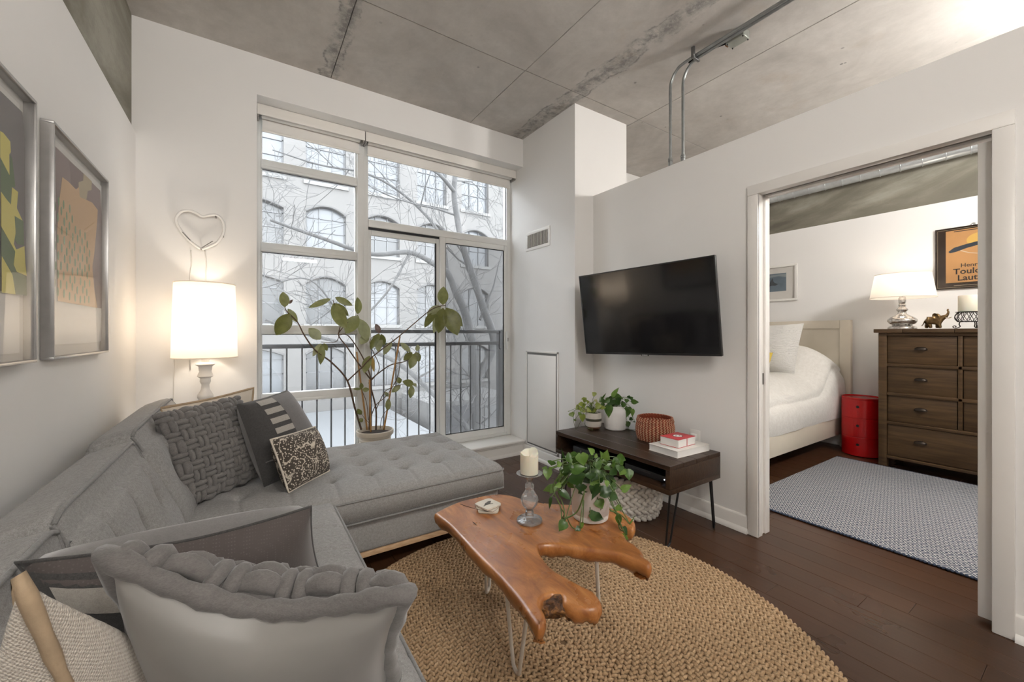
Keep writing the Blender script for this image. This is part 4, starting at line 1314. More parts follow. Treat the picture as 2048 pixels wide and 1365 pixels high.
# --- big one on the coffee table
c6 = lambda x, y: (1070 + x / 6.5, 890 + y / 6.5)
TP = (1.283, 1.318, TZ)
pt = thing('potted_pothos', TP, 'bushy green trailing pothos in a frosted white pot on the coffee table', 'plant')
M_FROST = plain('frosted_white_ceramic', (.66, .63, .60), .55, vary=.05, vscale=14)
pr = [(.072, 0), (.078, .004), (.080, .02), (.078, .026), (.0815, .03), (.089, .17), (.090, .178), (.086, .18), (.083, .165)]
MB().lathe(TP, pr, 40).build('pot', M_FROST, pt, smooth=40)
MB().lathe((TP[0], TP[1], TZ + .16), [(.083, 0), (.04, .008), (0.001, .010)], 20).build('soil', M_SOIL, pt, smooth=60)
PL = [((225, 215), (210, 275), 105, 0), ((290, 255), (355, 245), 70, 1), ((165, 320), (160, 470), 105, 1), ((150, 320), (90, 300), 60, 1), ((190, 320), (225, 295), 45, 1), ((235, 555), (100, 600), 80, 1),
      ((270, 530), (190, 640), 90, 1), ((335, 520), (255, 545), 60, 1), ((330, 600), (480, 725), 85, 2), ((405, 290), (350, 60), 40, 2), ((360, 290), (420, 430), 110, 0), ((470, 170), (390, 190), 120, 0),
      ((540, 110), (520, 290), 165, 0), ((600, 120), (640, 280), 140, 1), ((480, 340), (680, 290), 120, 0), ((520, 380), (560, 540), 200, 2), ((640, 400), (600, 560), 170, 2), ((740, 150), (700, 190), 80, 2),
      ((760, 110), (690, 40), 70, 1), ((780, 140), (820, 160), 50, 1), ((880, 180), (850, 80), 70, 1), ((920, 190), (940, 65), 90, 1), ((900, 200), (870, 240), 110, 1), ((800, 230), (850, 330), 130, 0),
      ((740, 280), (700, 400), 130, 2), ((830, 330), (800, 450), 170, 0), ((740, 440), (850, 520), 130, 1), ((660, 480), (740, 560), 80, 1), ((600, 520), (600, 620), 130, 2), ((780, 560), (730, 640), 120, 2),
      ((840, 540), (720, 720), 110, 2), ((930, 270), (980, 330), 110, 0), ((960, 430), (920, 380), 100, 0), ((970, 400), (990, 520), 80, 2), ((930, 470), (940, 560), 60, 1), ((1010, 290), (1040, 200), 40, 0),
      ((1080, 240), (1100, 330), 80, 1), ((1130, 260), (1110, 150), 40, 0), ((1150, 320), (1100, 400), 90, 1), ((1210, 330), (1230, 470), 110, 0), ((1190, 340), (1260, 390), 70, 1), ((1130, 590), (1260, 520), 80, 1),
      ((850, 630), (1050, 570), 130, 2), ((1040, 640), (970, 740), 90, 2), ((700, 690), (640, 810), 100, 1), ((820, 720), (880, 840), 120, 1), ((800, 800), (800, 890), 120, 2), ((720, 900), (905, 970), 130, 2),
      ((390, 1000), (310, 1130), 110, 0), ((580, 1080), (520, 1120), 60, 2), ((620, 1020), (560, 1145), 40, 1), ((560, 1010), (635, 1010), 36, 1), ((1120, 810), (1010, 860), 70, 1), ((1080, 920), (1100, 1060), 70, 0),
      ((1130, 1100), (1210, 1180), 110, 2), ((1180, 1180), (1140, 1230), 80, 1), ((1230, 1030), (1300, 930), 24, 1), ((205, 690), (185, 850), 36, 2), ((480, 260), (440, 300), 70, 2)]
rp = random.Random(9)
for k in range(30):
    x, y = rp.gauss(700, 240), rp.gauss(370, 150)
    if not (330 < x < 1180 and 120 < y < 620): continue
    a = rp.uniform(0, 6.28); L_ = rp.uniform(100, 150)
    PL.append(((x, y), (x + L_ * math.cos(a), y + L_ * abs(math.sin(a)) * .9), rp.uniform(85, 130), rp.choice((0, 0, 2, 2, 1)), rp.uniform(-.03, .12)))
pothos(pt, PL, c6, 1.69, M_POTH, .07, 9, (TP[0], TP[1], TZ + .165))
for pts in ([(640, 640), (560, 850), (430, 950), (340, 975)], [(420, 960), (480, 1070), (560, 1110)], [(330, 360), (300, 600), (370, 800), (390, 1000)], [(330, 380), (230, 560), (330, 800), (345, 960)], [(970, 840), (1080, 930), (1090, 1060), (1150, 1180)], [(980, 860), (1110, 910), (1220, 1020)], [(640, 620), (540, 880), (350, 960)], [(340, 830), (380, 900), (345, 980), (400, 1010)]):
    sp = spline([atd(*c6(*p), 1.655 + .03 * math.sin(k)) for k, p in enumerate(pts)], 6)
    sp = [Vector((p.x, p.y, max(p.z, TZ + .006))) for p in sp]
    MB().tube(sp, .0026, 5).build('vine', M_VINE, pt, smooth=180)

# ------------------------------------------------------------------ coasters
M_CERAM = plain('cream_stone_coaster', (.66, .61, .52), .7, vary=.12, vscale=40, bump=.1, bscale=200)
M_CORK = plain('dark_cork', (.12, .08, .05), .9)
M_INK = plain('grey_print', (.10, .095, .085), .8, vary=.4, vscale=200)
cc = atz(976, 1019, TZ)
def coaster(z, ang, dx, dy, lab):
    r = thing('coaster', (cc.x + dx, cc.y + dy, z), lab, 'coaster', 'stack of stone coasters')
    m = Matrix.Rotation(ang, 4, 'Z'); m.translation = (cc.x + dx, cc.y + dy, z)
    a = .047; pts = []
    for k in range(40):
        th = 2 * math.pi * k / 40; c, s = math.cos(th), math.sin(th)
        q = (abs(c) ** 7 + abs(s) ** 7) ** (-1 / 7) * (1 + .012 * math.sin(k * 2.1))
        pts.append((a * q * c, a * q * s))
    for nm, z0, z1, mt, f in (('cork_base', 0, .002, M_CORK, .985), ('stone', .002, .0085, M_CERAM, 1.0)):
        poly = [m @ Vector((x * f, y * f, z0)) for x, y in pts]
        MB().prism(poly, (0, 0, z1 - z0)).build(nm, mt, r)
    return r, m
coaster(TZ, .95, .002, -.004, 'bottom cream stone coaster of the stack of three')
coaster(TZ + .0088, .55, .004, .002, 'middle cream stone coaster of the stack of three')
r, m = coaster(TZ + .0176, .20, .0, .0, 'top cream stone coaster printed with a small grey bird')
bird = [(-.034, -.006), (-.026, -.004), (-.018, .004), (-.006, .012), (.006, .014), (.014, .018), (.022, .017), (.029, .012), (.026, .008), (.018, .002), (.008, -.006), (-.006, -.009), (-.014, -.008), (-.022, -.008), (-.032, -.010)]
MB().prism([m @ Vector((x, y, .0085)) for x, y in bird], (0, 0, .0004)).build('bird_print', M_INK, r)
MB().prism([m @ Vector((x, y, .0085)) for x, y in ((.004, -.006), (.016, -.012), (.018, -.017), (.013, -.015), (.0, -.008))], (0, 0, .0004)).build('bird_print', M_INK, r)

# ------------------------------------------------------------------ glass candle holder and candle
HP = atz(1059, 1043, TZ)
hold = thing('candle_holder', (HP.x, HP.y, TZ), 'clear glass candlestick with a faceted bulb on the coffee table', 'candle holder')
M_CRYS = glass_pane('clear_crystal', (.96, .96, .96), 1.8, .15, (.95, .95, .95))  # white diffuse share stands in for bright highlights in the crystal
px = depth(HP) / FPX
def lathe_px(c, rows, n=32): return MB().lathe(c, [(max(.0005, r * px), h * px) for r, h in rows], n)
lathe_px((HP.x, HP.y, TZ), [(25, 0), (26, 2), (25, 5), (16, 6.5), (9, 8), (8.5, 18), (8, 21), (5, 22.5)], 32).build('foot', M_CRYS, hold, smooth=35)
lathe_px((HP.x, HP.y, TZ), [(5, 22.5), (9, 26), (16, 34), (18, 42), (16.5, 50), (10, 60), (7.5, 64), (9, 66), (9, 74), (6, 77), (5, 80)], 10).build('bulb', M_CRYS, hold, smooth=20)
lathe_px((HP.x, HP.y, TZ), [(5, 80), (7, 85), (10, 89), (20, 92), (26, 95), (26.5, 96.5), (20, 95.5), (15, 95)], 32).build('drip_plate', M_CRYS, hold, smooth=35)
M_WAX = plain('ivory_wax', (.72, .69, .57), .45, Subsurface_Weight=.25)
zc = TZ + 96.6 * px
cd = thing('pillar_candle', (HP.x, HP.y, zc), 'ivory pillar candle with a melted uneven rim on the glass candlestick', 'candle')
def cfn(u, v):
    an = u * 2 * math.pi
    top = 41 + 4.0 * math.sin(an + .6) + 2.2 * math.sin(2 * an + 1) + 1.2 * math.sin(5 * an)
    r = 18 + .5 * math.sin(3 * an) + 1.4 * math.exp(-((an - 3.6) / .35) ** 2) * v
    if v <= .8: z = top * v / .8; rr = r * (1 if v else .98)
    else:
        q = (v - .8) / .2; z = top * (1 - .35 * q ** .7); rr = r * (1 - q) * .93 + .3
    return (HP.x + rr * px * math.cos(an), HP.y + rr * px * math.sin(an), zc + z * px)
MB().grid(cfn, 32, 16, wrap=True).build('wax', M_WAX, cd, smooth=60)
MB().tube([(HP.x, HP.y, zc + 22 * px), (HP.x + .001, HP.y, zc + 34 * px)], .0012, 5).build('wick', M_CRACK, cd)

# ------------------------------------------------------------------ television
TLq, TRq, BRq, BLq = (Vector(p) for p in ((2.247, 2.437, 1.71), (2.405, 1.40, 1.732), (2.491, 1.392, 1.105), (2.322, 2.435, 1.081)))
ctr = (TLq + TRq + BRq + BLq) / 4
rt = ((TRq - TLq) + (BRq - BLq)).normalized(); upv = ((TLq - BLq) + (TRq - BRq)); upv = (upv - rt * upv.dot(rt)).normalized()
nrm = rt.cross(upv)          # towards the room
tw, th = ((TRq - TLq).length + (BRq - BLq).length) / 4, ((TLq - BLq).length + (TRq - BRq).length) / 4
tv = thing('television', (XT, ctr.y, ctr.z - th), 'black flat-screen television tilted on the white partition wall', 'television')
M_TVB = plain('black_plastic', (.012, .012, .013), .35)
M_SCR = plain('black_screen', (.006, .006, .007), .09, spec=.6)
MB().obox(ctr - nrm * .014, rt * tw, upv * th, nrm * .012, .003).build('housing', M_TVB, tv, smooth=40)
bz = .009
for a, b in ((rt * tw, upv * bz / 2), ):
    MB().obox(ctr + upv * (th - bz / 2), rt * tw, upv * bz / 2, nrm * .003, .001, 1).build('bezel', M_TVB, tv, smooth=40)
    MB().obox(ctr - upv * (th - bz * .75), rt * tw, upv * bz * .75, nrm * .003, .001, 1).build('bezel', M_TVB, tv, smooth=40)
    for s in (-1, 1): MB().obox(ctr + rt * s * (tw - bz / 2), rt * bz / 2, upv * (th - bz), nrm * .003, .001, 1).build('bezel', M_TVB, tv, smooth=40)
MB().obox(ctr - nrm * .001, rt * (tw - bz), upv * (th - bz), nrm * .001).build('screen', M_SCR, tv)
MB().obox(ctr - upv * (th + .002) + nrm * .0005, rt * .028, upv * .006, nrm * .0035, .001, 1).build('badge', M_TVB, tv)
text_obj('logo', 'SAMSUNG', .0095, plain('silver_print', (.7, .7, .7), .4), ctr - upv * (th + .002) + nrm * .0042, rt, upv, tv, bold=.0003)
MB().obox(ctr - nrm * .045, rt * tw * .55, upv * th * .5, nrm * .02, .01).build('rear_hump', M_TVB, tv, smooth=40)
wall_pt = Vector((XT, ctr.y, ctr.z))
MB().tube([ctr - nrm * .05, wall_pt], .02, 10).build('mount_arm', M_BLACKMETAL, tv, smooth=40)
box('wall_plate', (XT - .012, ctr.y - .1, ctr.z - .12), (XT - .0005, ctr.y + .1, ctr.z + .12), M_BLACKMETAL, tv)

# ------------------------------------------------------------------ media console
M_DKW = mat_wood('dark_walnut', (.014, .0075, .0045), (.034, .018, .010), (.06, .033, .018), (14, 1.2, 14), .36, 1.6, .15, .3)
KZ = .50
k0, k1, kya, kyb = 1.985, 2.498, 1.412, 2.415
con = thing('media_console', ((k0 + k1) / 2, (kya + kyb) / 2, 0), 'dark wood media console with an open shelf and black hairpin legs under the television', 'console table')
t_ = .028
nb = 4; wv = (k1 - k0) / nb
for i in range(nb): MB().rbox((k0 + wv * i + .0005, kya, KZ - t_), (k0 + wv * (i + 1) - .0005, kyb, KZ), .002, 1).build('top_board', M_DKW, con)
box('bottom_board', (k0, kya, KZ - .165), (k1, kyb, KZ - .165 + t_), M_DKW, con, r=.002)
for y in (kya, kyb - t_): box('side_board', (k0, y, KZ - .165 + t_), (k1, y + t_, KZ - t_), M_DKW, con, r=.002)
box('back_board', (k1 - .012, kya + t_, KZ - .165 + t_), (k1, kyb - t_, KZ - t_), M_DKW, con)
zb_ = KZ - .165
for (fx, fy, ax_, ay_) in ((2.055, 1.475, (2.02, 1.435), (2.115, 1.445)), (2.50, 1.455, (2.475, 1.46), (2.42, 1.435)), (2.02, 2.37, (2.02, 2.30), (2.02, 2.38)), (2.48, 2.37, (2.475, 2.30), (2.43, 2.39))):
    hairpin(con, (fx, fy, .0065), (*ax_, zb_), (*ay_, zb_), M_BLACKMETAL, .0062)
    box('leg_plate', (min(ax_[0], ay_[0]) - .012, min(ax_[1], ay_[1]) - .012, zb_ - .004), (max(ax_[0], ay_[0]) + .012, max(ax_[1], ay_[1]) + .012, zb_), M_BLACKMETAL, con)
M_DEV = plain('device_black', (.015, .016, .018), .45)
d1 = thing('set_top_box', (2.12, 2.14, KZ - .137), 'black set-top box on the console shelf under the small plants', 'electronics')
box('case', (2.03, 2.02, KZ - .1365), (2.24, 2.27, KZ - .085), M_DEV, d1, r=.006)
for k in range(3): MB().lathe((2.027, 2.08 + .05 * k, KZ - .112), [(.006, -.006), (.006, .006)], 10).build('knob', plain('knob_grey', (.08, .08, .085), .4), d1)
d2 = thing('disc_player', (2.16, 1.62, KZ - .137), 'slim black disc player on the console shelf at the door end', 'electronics')
box('case', (2.06, 1.46, KZ - .1365), (2.30, 1.80, KZ - .095), M_DEV, d2, r=.004)
MB().ball((2.058, 1.50, KZ - .115), .004, 8, 6).build('standby_light', emit('cool_led', (.7, .8, 1), 1.5), d2)
box('disc_slot', (2.0585, 1.60, KZ - .112), (2.0605, 1.74, KZ - .108), plain('slot', (.05, .05, .055), .3), d2)

# --- plants, basket, books on the console
c11 = lambda x, y: (1130 + x / 11.375, 770 + y / 11.375)
SP = atz(1189, 862, KZ); SP = Vector((2.19, 2.205, KZ))
def fit_base(u, v, z): return atz(u, v, z)
SP = fit_base(1187, 858, KZ)
p1 = thing('potted_pothos', SP, 'pale yellow-green pothos in a small striped ceramic pot on the console', 'plant')
pxs = depth(SP) / FPX
def band(rows, nm, mat): MB().lathe(SP, [(r * pxs, h * pxs) for r, h in rows], 30, cap=False).build(nm, mat, p1, smooth=60)
band([(8, 0), (11, .5), (14, 4), (14.8, 6)], 'terracotta_foot', plain('terracotta', (.16, .075, .04), .7))
band([(14.8, 6), (15.6, 10), (16, 17)], 'lower_glaze', plain('speckled_cream_glaze', (.55, .51, .46), .45))
band([(16, 17), (16.1, 22)], 'dark_band', plain('dark_green_glaze', (.05, .048, .03), .35))
band([(16.1, 22), (15.6, 30), (15.2, 33), (14, 33), (13.6, 29)], 'upper_glaze', plain('cream_glaze_top', (.58, .54, .48), .45))
MB().lathe((SP.x, SP.y, KZ + 29 * pxs), [(13.8 * pxs, 0), (.001, .004)], 18).build('soil', M_SOIL, p1, smooth=60)
PL1 = [((140, 640), (185, 740), 90, 1), ((100, 600), (60, 610), 10, 1), ((430, 330), (420, 280), 90, 0), ((470, 380), (390, 300), 70, 0), ((500, 400), (560, 380), 60, 0), ((400, 450), (290, 440), 90, 0), ((380, 480), (480, 440), 100, 0), ((330, 500), (240, 560), 90, 0), ((400, 560), (350, 620), 110, 0), ((480, 560), (430, 610), 100, 2), ((560, 560), (500, 620), 90, 0), ((600, 540), (640, 690), 110, 2),
       ((660, 560), (700, 620), 100, 0), ((700, 480), (850, 480), 100, 0), ((740, 500), (860, 540), 80, 1), ((820, 520), (930, 520), 60, 0), ((690, 240), (620, 170), 70, 0), ((690, 380), (720, 330), 60, 2), ((400, 680), (400, 860), 90, 0), ((480, 720), (500, 800), 70, 0), ((580, 460), (620, 440), 70, 0), ((640, 430), (600, 400), 60, 2),
       ((270, 1010), (270, 1100), 120, 1), ((600, 1120), (530, 1160), 100, 0), ((660, 1080), (660, 1200), 70, 0), ((700, 1080), (730, 1210), 110, 0), ((230, 790), (215, 830), 40, 1), ((350, 640), (310, 700), 60, 1), ((540, 500), (520, 560), 80, 1)]
pothos(p1, PL1, c11, depth(SP) - .02, M_NEON, .05, 4, (SP.x, SP.y, KZ + 30 * pxs), .0014, 1.6)
for pts in ([(430, 870), (480, 950), (600, 1030), (640, 1090)], [(220, 580), (190, 720), (210, 900), (250, 1020)]):
    sp = spline([atd(*c11(*p), depth(SP) - .06) for p in pts], 6)
    MB().tube([Vector((p.x, p.y, max(p.z, KZ + .004))) for p in sp], .0015, 5).build('vine', M_VINE, p1, smooth=180)
WP = fit_base(1230, 858, KZ)
p2 = thing('potted_pothos', WP, 'green pothos in a plain white pot on the console beside the woven basket', 'plant')
pxw = depth(WP) / FPX
MB().lathe(WP, [(r * pxw, h * pxw) for r, h in [(19, 0), (20.5, .8), (21.3, 3), (21.5, 30), (21, 36), (19, 40), (15.5, 42.5), (15, 46), (14.2, 46.5), (13.8, 43)]], 36).build('pot', plain('white_ceramic', (.78, .765, .75), .3), p2, smooth=45)
MB().lathe((WP.x, WP.y, KZ + 42.5 * pxw), [(14 * pxw, 0), (.001, .004)], 18).build('soil', M_SOIL, p2, smooth=60)
PL2 = [((1080, 260), (1230, 50), 80, 1), ((1110, 250), (1340, 320), 120, 0), ((1090, 290), (960, 300), 60, 0), ((850, 300), (940, 190), 26, 0), ((880, 330), (770, 390), 120, 0), ((1000, 330), (880, 420), 80, 0), ((1080, 340), (960, 470), 150, 2), ((1150, 330), (1240, 470), 180, 2), ((1050, 400), (1100, 500), 150, 2), ((1000, 470), (990, 760), 150, 0), ((1230, 520), (1290, 600), 60, 1), ((1270, 560), (1230, 740), 70, 0),
       ((1290, 470), (1410, 440), 90, 0), ((1440, 300), (1470, 240), 60, 2), ((1490, 330), (1550, 280), 90, 0), ((1520, 400), (1690, 390), 120, 0), ((1400, 330), (1400, 420), 90, 0), ((1430, 520), (1400, 760), 130, 0), ((1540, 560), (1530, 740), 70, 1), ((1420, 540), (1530, 640), 110, 0), ((1470, 770), (1560, 800), 70, 2), ((1400, 850), (1340, 960), 120, 0), ((1420, 840), (1440, 980), 100, 0), ((1600, 850), (1530, 850), 40, 2), ((1120, 280), (1060, 290), 60, 0), ((870, 420), (830, 540), 70, 0), ((1340, 400), (1300, 480), 90, 2)]
pothos(p2, PL2, c11, depth(WP) - .02, M_POTH, .05, 14, (WP.x, WP.y, KZ + 43 * pxw), .0015, 1.4)
for pts in ([(1350, 480), (1520, 620), (1540, 740), (1440, 980), (1500, 1100), (1600, 1120)], [(1380, 900), (1480, 1100), (1590, 1100)]):
    sp = spline([atd(*c11(*p), depth(WP) - .05) for p in pts], 6)
    MB().tube([Vector((p.x, p.y, max(p.z, KZ + .004))) for p in sp], .0016, 5).build('vine', M_VINE, p2, smooth=180)

# woven basket: zigzag stitches standing proud of a lining
BC = atz(1308, 881, KZ); BC = Vector((BC.x + .03, BC.y + .015, KZ))
bk = thing('woven_basket', BC, 'rust red and tan zigzag woven basket on the console beside the books', 'basket')
pb = depth(BC) / FPX; hB = 44 * pb
M_RED = plain('rust_red_fibre', (.30, .055, .022), .8, vary=.4, vscale=40)
M_TANF = plain('tan_fibre', (.56, .33, .20), .8, vary=.3, vscale=40)
def brad(an, t):
    r = (32.5 + 4.0 * math.sin(math.pi * min(1, t * 1.05)) - 1.5 * t) * pb
    sq = (abs(math.cos(an)) ** 3.2 + abs(math.sin(an)) ** 3.2) ** (-1 / 3.2)
    return r * (.86 + .14 * sq)
MB().grid(lambda u, v: (BC.x + brad(2 * math.pi * u, v) * .965 * math.cos(2 * math.pi * u), BC.y + brad(2 * math.pi * u, v) * .965 * math.sin(2 * math.pi * u), KZ + .002 + hB * v), 40, 10, wrap=True).build('lining', M_RED, bk, smooth=180)
MB().lathe((BC.x, BC.y, KZ), [(30 * pb, .0), (30 * pb, .004)], 30).build('bottom', M_RED, bk)
bv6, bf6 = lump(6, 4)
for colr, M_, in ((0, M_RED), (1, M_TANF)):
    A3, TT = [], []
    nz, na = 20, 66
    for j in range(nz):
        t = (j + .5) / nz
        for i in range(na):
            if (i % 2) != colr: continue
            an = 2 * math.pi * (i + .5 * (j % 2)) / na
            fold = 1.05 if t > .80 else 1.0
            for inner in ((0, 1) if t > .6 else (0,)):
                r = brad(an, t) * fold * (.955 if inner else 1)
                er = np.array([math.cos(an), math.sin(an), 0]); et = np.array([-math.sin(an), math.cos(an), 0]); ez = np.array([0, 0, 1.])
                tl = math.radians(40) * (1 if j % 2 else -1)
                L = et * math.cos(tl) + ez * math.sin(tl); Wd = -et * math.sin(tl) + ez * math.cos(tl)
                A3.append(np.stack([L * .0092, Wd * .0046, er * .0042], 1)); TT.append([BC.x + er[0] * r, BC.y + er[1] * r, KZ + .003 + hB * t])
    stamp(bv6, bf6, A3, TT).build('stitches', M_, bk, smooth=180, recalc=False, kind='stuff')
MB().tube([(BC.x + brad(a, 1) * 1.02 * math.cos(a), BC.y + brad(a, 1) * 1.02 * math.sin(a), KZ + hB) for a in [2 * math.pi * k / 48 for k in range(48)]], .005, 7, closed=True).build('rolled_rim', M_RED, bk, smooth=180)

# books
M_PAGE = plain('page_edges', (.74, .72, .69), .8, bump=.3, bscale=400)
M_CVW = plain('white_book_cover', (.74, .71, .66), .5)
M_CVR = plain('red_book_cover', (.52, .035, .045), .45)
def book(name, lab, c, ax, ay, h, cov, spine_at):
    """ax along the width, ay along the height of the page; spine on the side spine_at*ax"""
    c, ax, ay = Vector(c), Vector(ax), Vector(ay)
    up = Vector((0, 0, 1))
    r = thing(name, c, lab, 'book', 'books on the console')
    ct = .0028
    MB().obox(c + up * ct / 2, ax, ay, up * ct / 2, .001, 1).build('cover', cov, r)
    MB().obox(c + up * (h - ct / 2), ax, ay, up * ct / 2, .001, 1).build('cover', cov, r)
    MB().obox(c + up * h / 2, ax * .972, ay * .972, up * (h / 2 - ct)).build('pages', M_PAGE, r)
    MB().obox(c + up * h / 2 + ax * spine_at * .988, ax.normalized() * .002, ay, up * (h / 2 - ct)).build('spine', cov, r)
    return r
f1, f2, f3 = atz(1294, 901, KZ), atz(1355, 918, KZ), atz(1419, 902, KZ)
ax = (f3 - f2) / 2; ay = (f1 - f2) / 2; ay = ay - ax * (ay.dot(ax) / ax.length_squared)
wc = f2 + ax + ay
book('thick_book', 'large white book lying flat on the console under the red book', wc, ax, ay, .042, M_CVW, 1)
zb2 = KZ + .0425
g1, g2, g3 = atz(1321, 888, zb2), atz(1357, 898, zb2), atz(1391, 889, zb2)
ax = (g3 - g2) / 2; ay = (g1 - g2) / 2; ay = ay - ax * (ay.dot(ax) / ax.length_squared)
rc = g2 + ax + ay
rb = book('small_book', 'small red book with a round white emblem on its cover', rc, ax, ay, .052, M_CVR, 0)
# emblem: black ring, white disc and two dark flecks
zt_ = zb2 + .052
M_BLK = plain('black_ink', (.015, .013, .013), .5); M_WHT = plain('white_ink', (.8, .79, .76), .5)
def disc(c, r, z, mat, nm, h=.0004, sx=1, sy=1, par=rb): MB().prism([(c.x + r * sx * math.cos(a), c.y + r * sy * math.sin(a), z) for a in [2 * math.pi * k / 28 for k in range(28)]], (0, 0, h)).build(nm, mat, par)
disc(rc, .032, zt_ + .0001, M_BLK, 'emblem_ring'); disc(rc, .027, zt_ + .0005, M_WHT, 'emblem_disc')
disc(rc + Vector((-.012, .004, 0)), .006, zt_ + .0009, M_BLK, 'emblem_mark'); disc(rc + Vector((.009, -.006, 0)), .008, zt_ + .0009, M_BLK, 'emblem_mark', sx=1.0, sy=.45)
# wall outlet behind the books
ot = thing('power_outlet', (XT, 1.66, .47), 'white power outlet with a plug on the wall behind the books', 'outlet')
box('plate', (XT - .006, 1.622, .46), (XT - .0005, 1.70, .575), M_TRIM, ot, r=.002)
box('plug', (XT - .035, 1.64, .50), (XT - .006, 1.682, .55), plain('white_plug', (.75, .74, .72), .5), ot, r=.006)

# ------------------------------------------------------------------ chunky knit basket with grey throw under the console
BK = Vector((2.275, 1.93, 0))
M_WOOL = plain('cream_wool', (.74, .70, .64), .95, vary=.2, vscale=25, bump=.5, bscale=160, bdist=.003)
pf = thing('knitted_basket', BK, 'cream chunky braided basket on the floor under the console', 'basket')
hb, R0 = .245, .185
MB().lathe(BK, [(.13, .004), (.165, .03), (R0 - .012, .10), (R0 - .018, hb - .02), (R0 - .05, hb - .03), (.09, .12), (.001, .11)], 36).build('body', M_WOOL, pf, smooth=60)
A3, TT = [], []
nrow = 5
for j in range(nrow):
    z = .028 + (hb - .035) * j / (nrow - 1); t = z / hb
    r = R0 * (.78 + .28 * math.sin(math.pi * (.18 + .62 * t))) * (.96 if j == 0 else 1.0)
    n = 26
    for i in range(n):
        for s in (-1, 1):
            an = 2 * math.pi * (i + .25 * s) / n
            er = np.array([math.cos(an), math.sin(an), 0]); et = np.array([-math.sin(an), math.cos(an), 0]); ez = np.array([0, 0, 1.])
            tl = math.radians(36) * s
            L = et * math.cos(tl) + ez * math.sin(tl); Wd = -et * math.sin(tl) + ez * math.cos(tl)
            A3.append(np.stack([L * .033, Wd * .0165, er * .017], 1)); TT.append([BK.x + er[0] * r, BK.y + er[1] * r, z + s * .012])
bv8, bf8 = lump(9, 6)
stamp(bv8, bf8, A3, TT).build('braids', M_WOOL, pf, smooth=180, recalc=False, kind='stuff')
th_ = thing('throw_blanket', (BK.x + .02, BK.y, .13), 'grey throw blanket folded inside the cream braided basket', 'blanket')
def tfn(u, v):
    an = u * 2 * math.pi; r = .15 * math.sin(v * math.pi / 2) + .001
    r *= 1 + .08 * math.sin(3 * an + 1)
    z = .15 + .115 * math.cos(v * math.pi / 2) ** .7 + .018 * math.sin(2 * an + v * 6) * math.sin(v * 3)
    return (BK.x + r * math.cos(an), BK.y + r * math.sin(an), z)
MB().grid(tfn, 36, 14, wrap=True).build('folds', mat_fabric('grey_throw', (.16, .15, .145), (.25, .235, .225), 200), th_, smooth=180)

# ------------------------------------------------------------------ tall white lamp in the corner
LX, LY = -.222, 3.262
lamp = thing('floor_lamp', (LX, LY, 0), 'white turned lamp with a tall cream drum shade glowing in the corner', 'lamp')
M_LAMPW = plain('white_lacquered_wood', (.76, .73, .69), .35)
q = .000686
half = [(30, 740), (30, 775), (75, 790), (76, 797), (52, 815), (50, 850), (46, 860), (60, 895), (62, 908), (40, 925), (43, 955), (38, 968), (30, 985), (34, 1030), (60, 1080), (62, 1100), (45, 1140), (72, 1165), (72, 1175), (45, 1195), (60, 1240)]
pr = [(r * q, CAMH - (560 + y / 4.706 - 666.7) * .00323) for r, y in half]
rest = [(.05, .70), (.03, .66), (.042, .60), (.05, .50), (.035, .40), (.028, .34), (.045, .30), (.045, .28), (.03, .24), (.04, .16), (.06, .10), (.11, .05), (.13, .03), (.135, 0)]
MB().lathe((LX, LY, 0), list(reversed(pr + rest)), 28).build('turned_column', M_LAMPW, lamp, smooth=50)
zs0, zs1, rs0, rs1 = 1.094, 1.566, .173, .160
def shade_mat(name, col, em, estr):
    t = NT(name)
    t.color(col); t.set(Roughness=.9, **{'Emission Color': (*em, 1), 'Emission Strength': estr})
    tr = t.n.new('ShaderNodeBsdfTranslucent'); tr.inputs['Color'].default_value = (*col, 1)
    mx = t.n.new('ShaderNodeMixShader'); mx.inputs[0].default_value = .5
    outn = [z for z in t.n if z.type == 'OUTPUT_MATERIAL'][0]
    t.link(t.b.outputs[0], mx.inputs[1]); t.link(tr.outputs[0], mx.inputs[2]); t.link(mx.outputs[0], outn.inputs['Surface'])
    t.bump(t.noise(400, 2), .1, .001)
    return t.m
M_SHD = shade_mat('cream_linen_shade', (.80, .74, .66), (1, .90, .78), .12)
MB().lathe((LX, LY, 0), [(rs0, zs0), (rs1, zs1)], 48, cap=False).build('lamp_shade', M_SHD, lamp, smooth=60)
for z, r in ((zs0, rs0), (zs1, rs1)): MB().tube([(LX + r * math.cos(a), LY + r * math.sin(a), z) for a in [2 * math.pi * k / 48 for k in range(48)]], .003, 6, closed=True).build('shade_rim', M_SHD, lamp, smooth=180)
sp = MB()
for a in (0, 2.1, 4.2): sp.tube([(LX, LY, zs1 - .03), (LX + rs1 * math.cos(a), LY + rs1 * math.sin(a), zs1 - .005)], .002, 5)
sp.build('spider_fitting', M_LAMPW, lamp)
MB().ball((LX, LY, 1.27), .032, 14, 10, (1, 1, 1.2)).build('bulb', emit('warm_bulb', (1, .87, .7), 6), lamp, smooth=180)
MB().tube([(LX, LY, 1.08), (LX, LY, 1.24)], .008, 8).build('stem', M_LAMPW, lamp)
LAMP_L = point_light('lamp_light', (LX, LY, 1.31), 5.5, (1, .90, .78), lamp, .05)
MB().tube(spline([(-.40, 3.444, 1.4), (-.395, 3.444, 1.1), (-.40, 3.444, .7), (-.36, 3.43, .2)], 6), .0022, 5).build('power_cord', M_LAMPW, lamp, smooth=180)

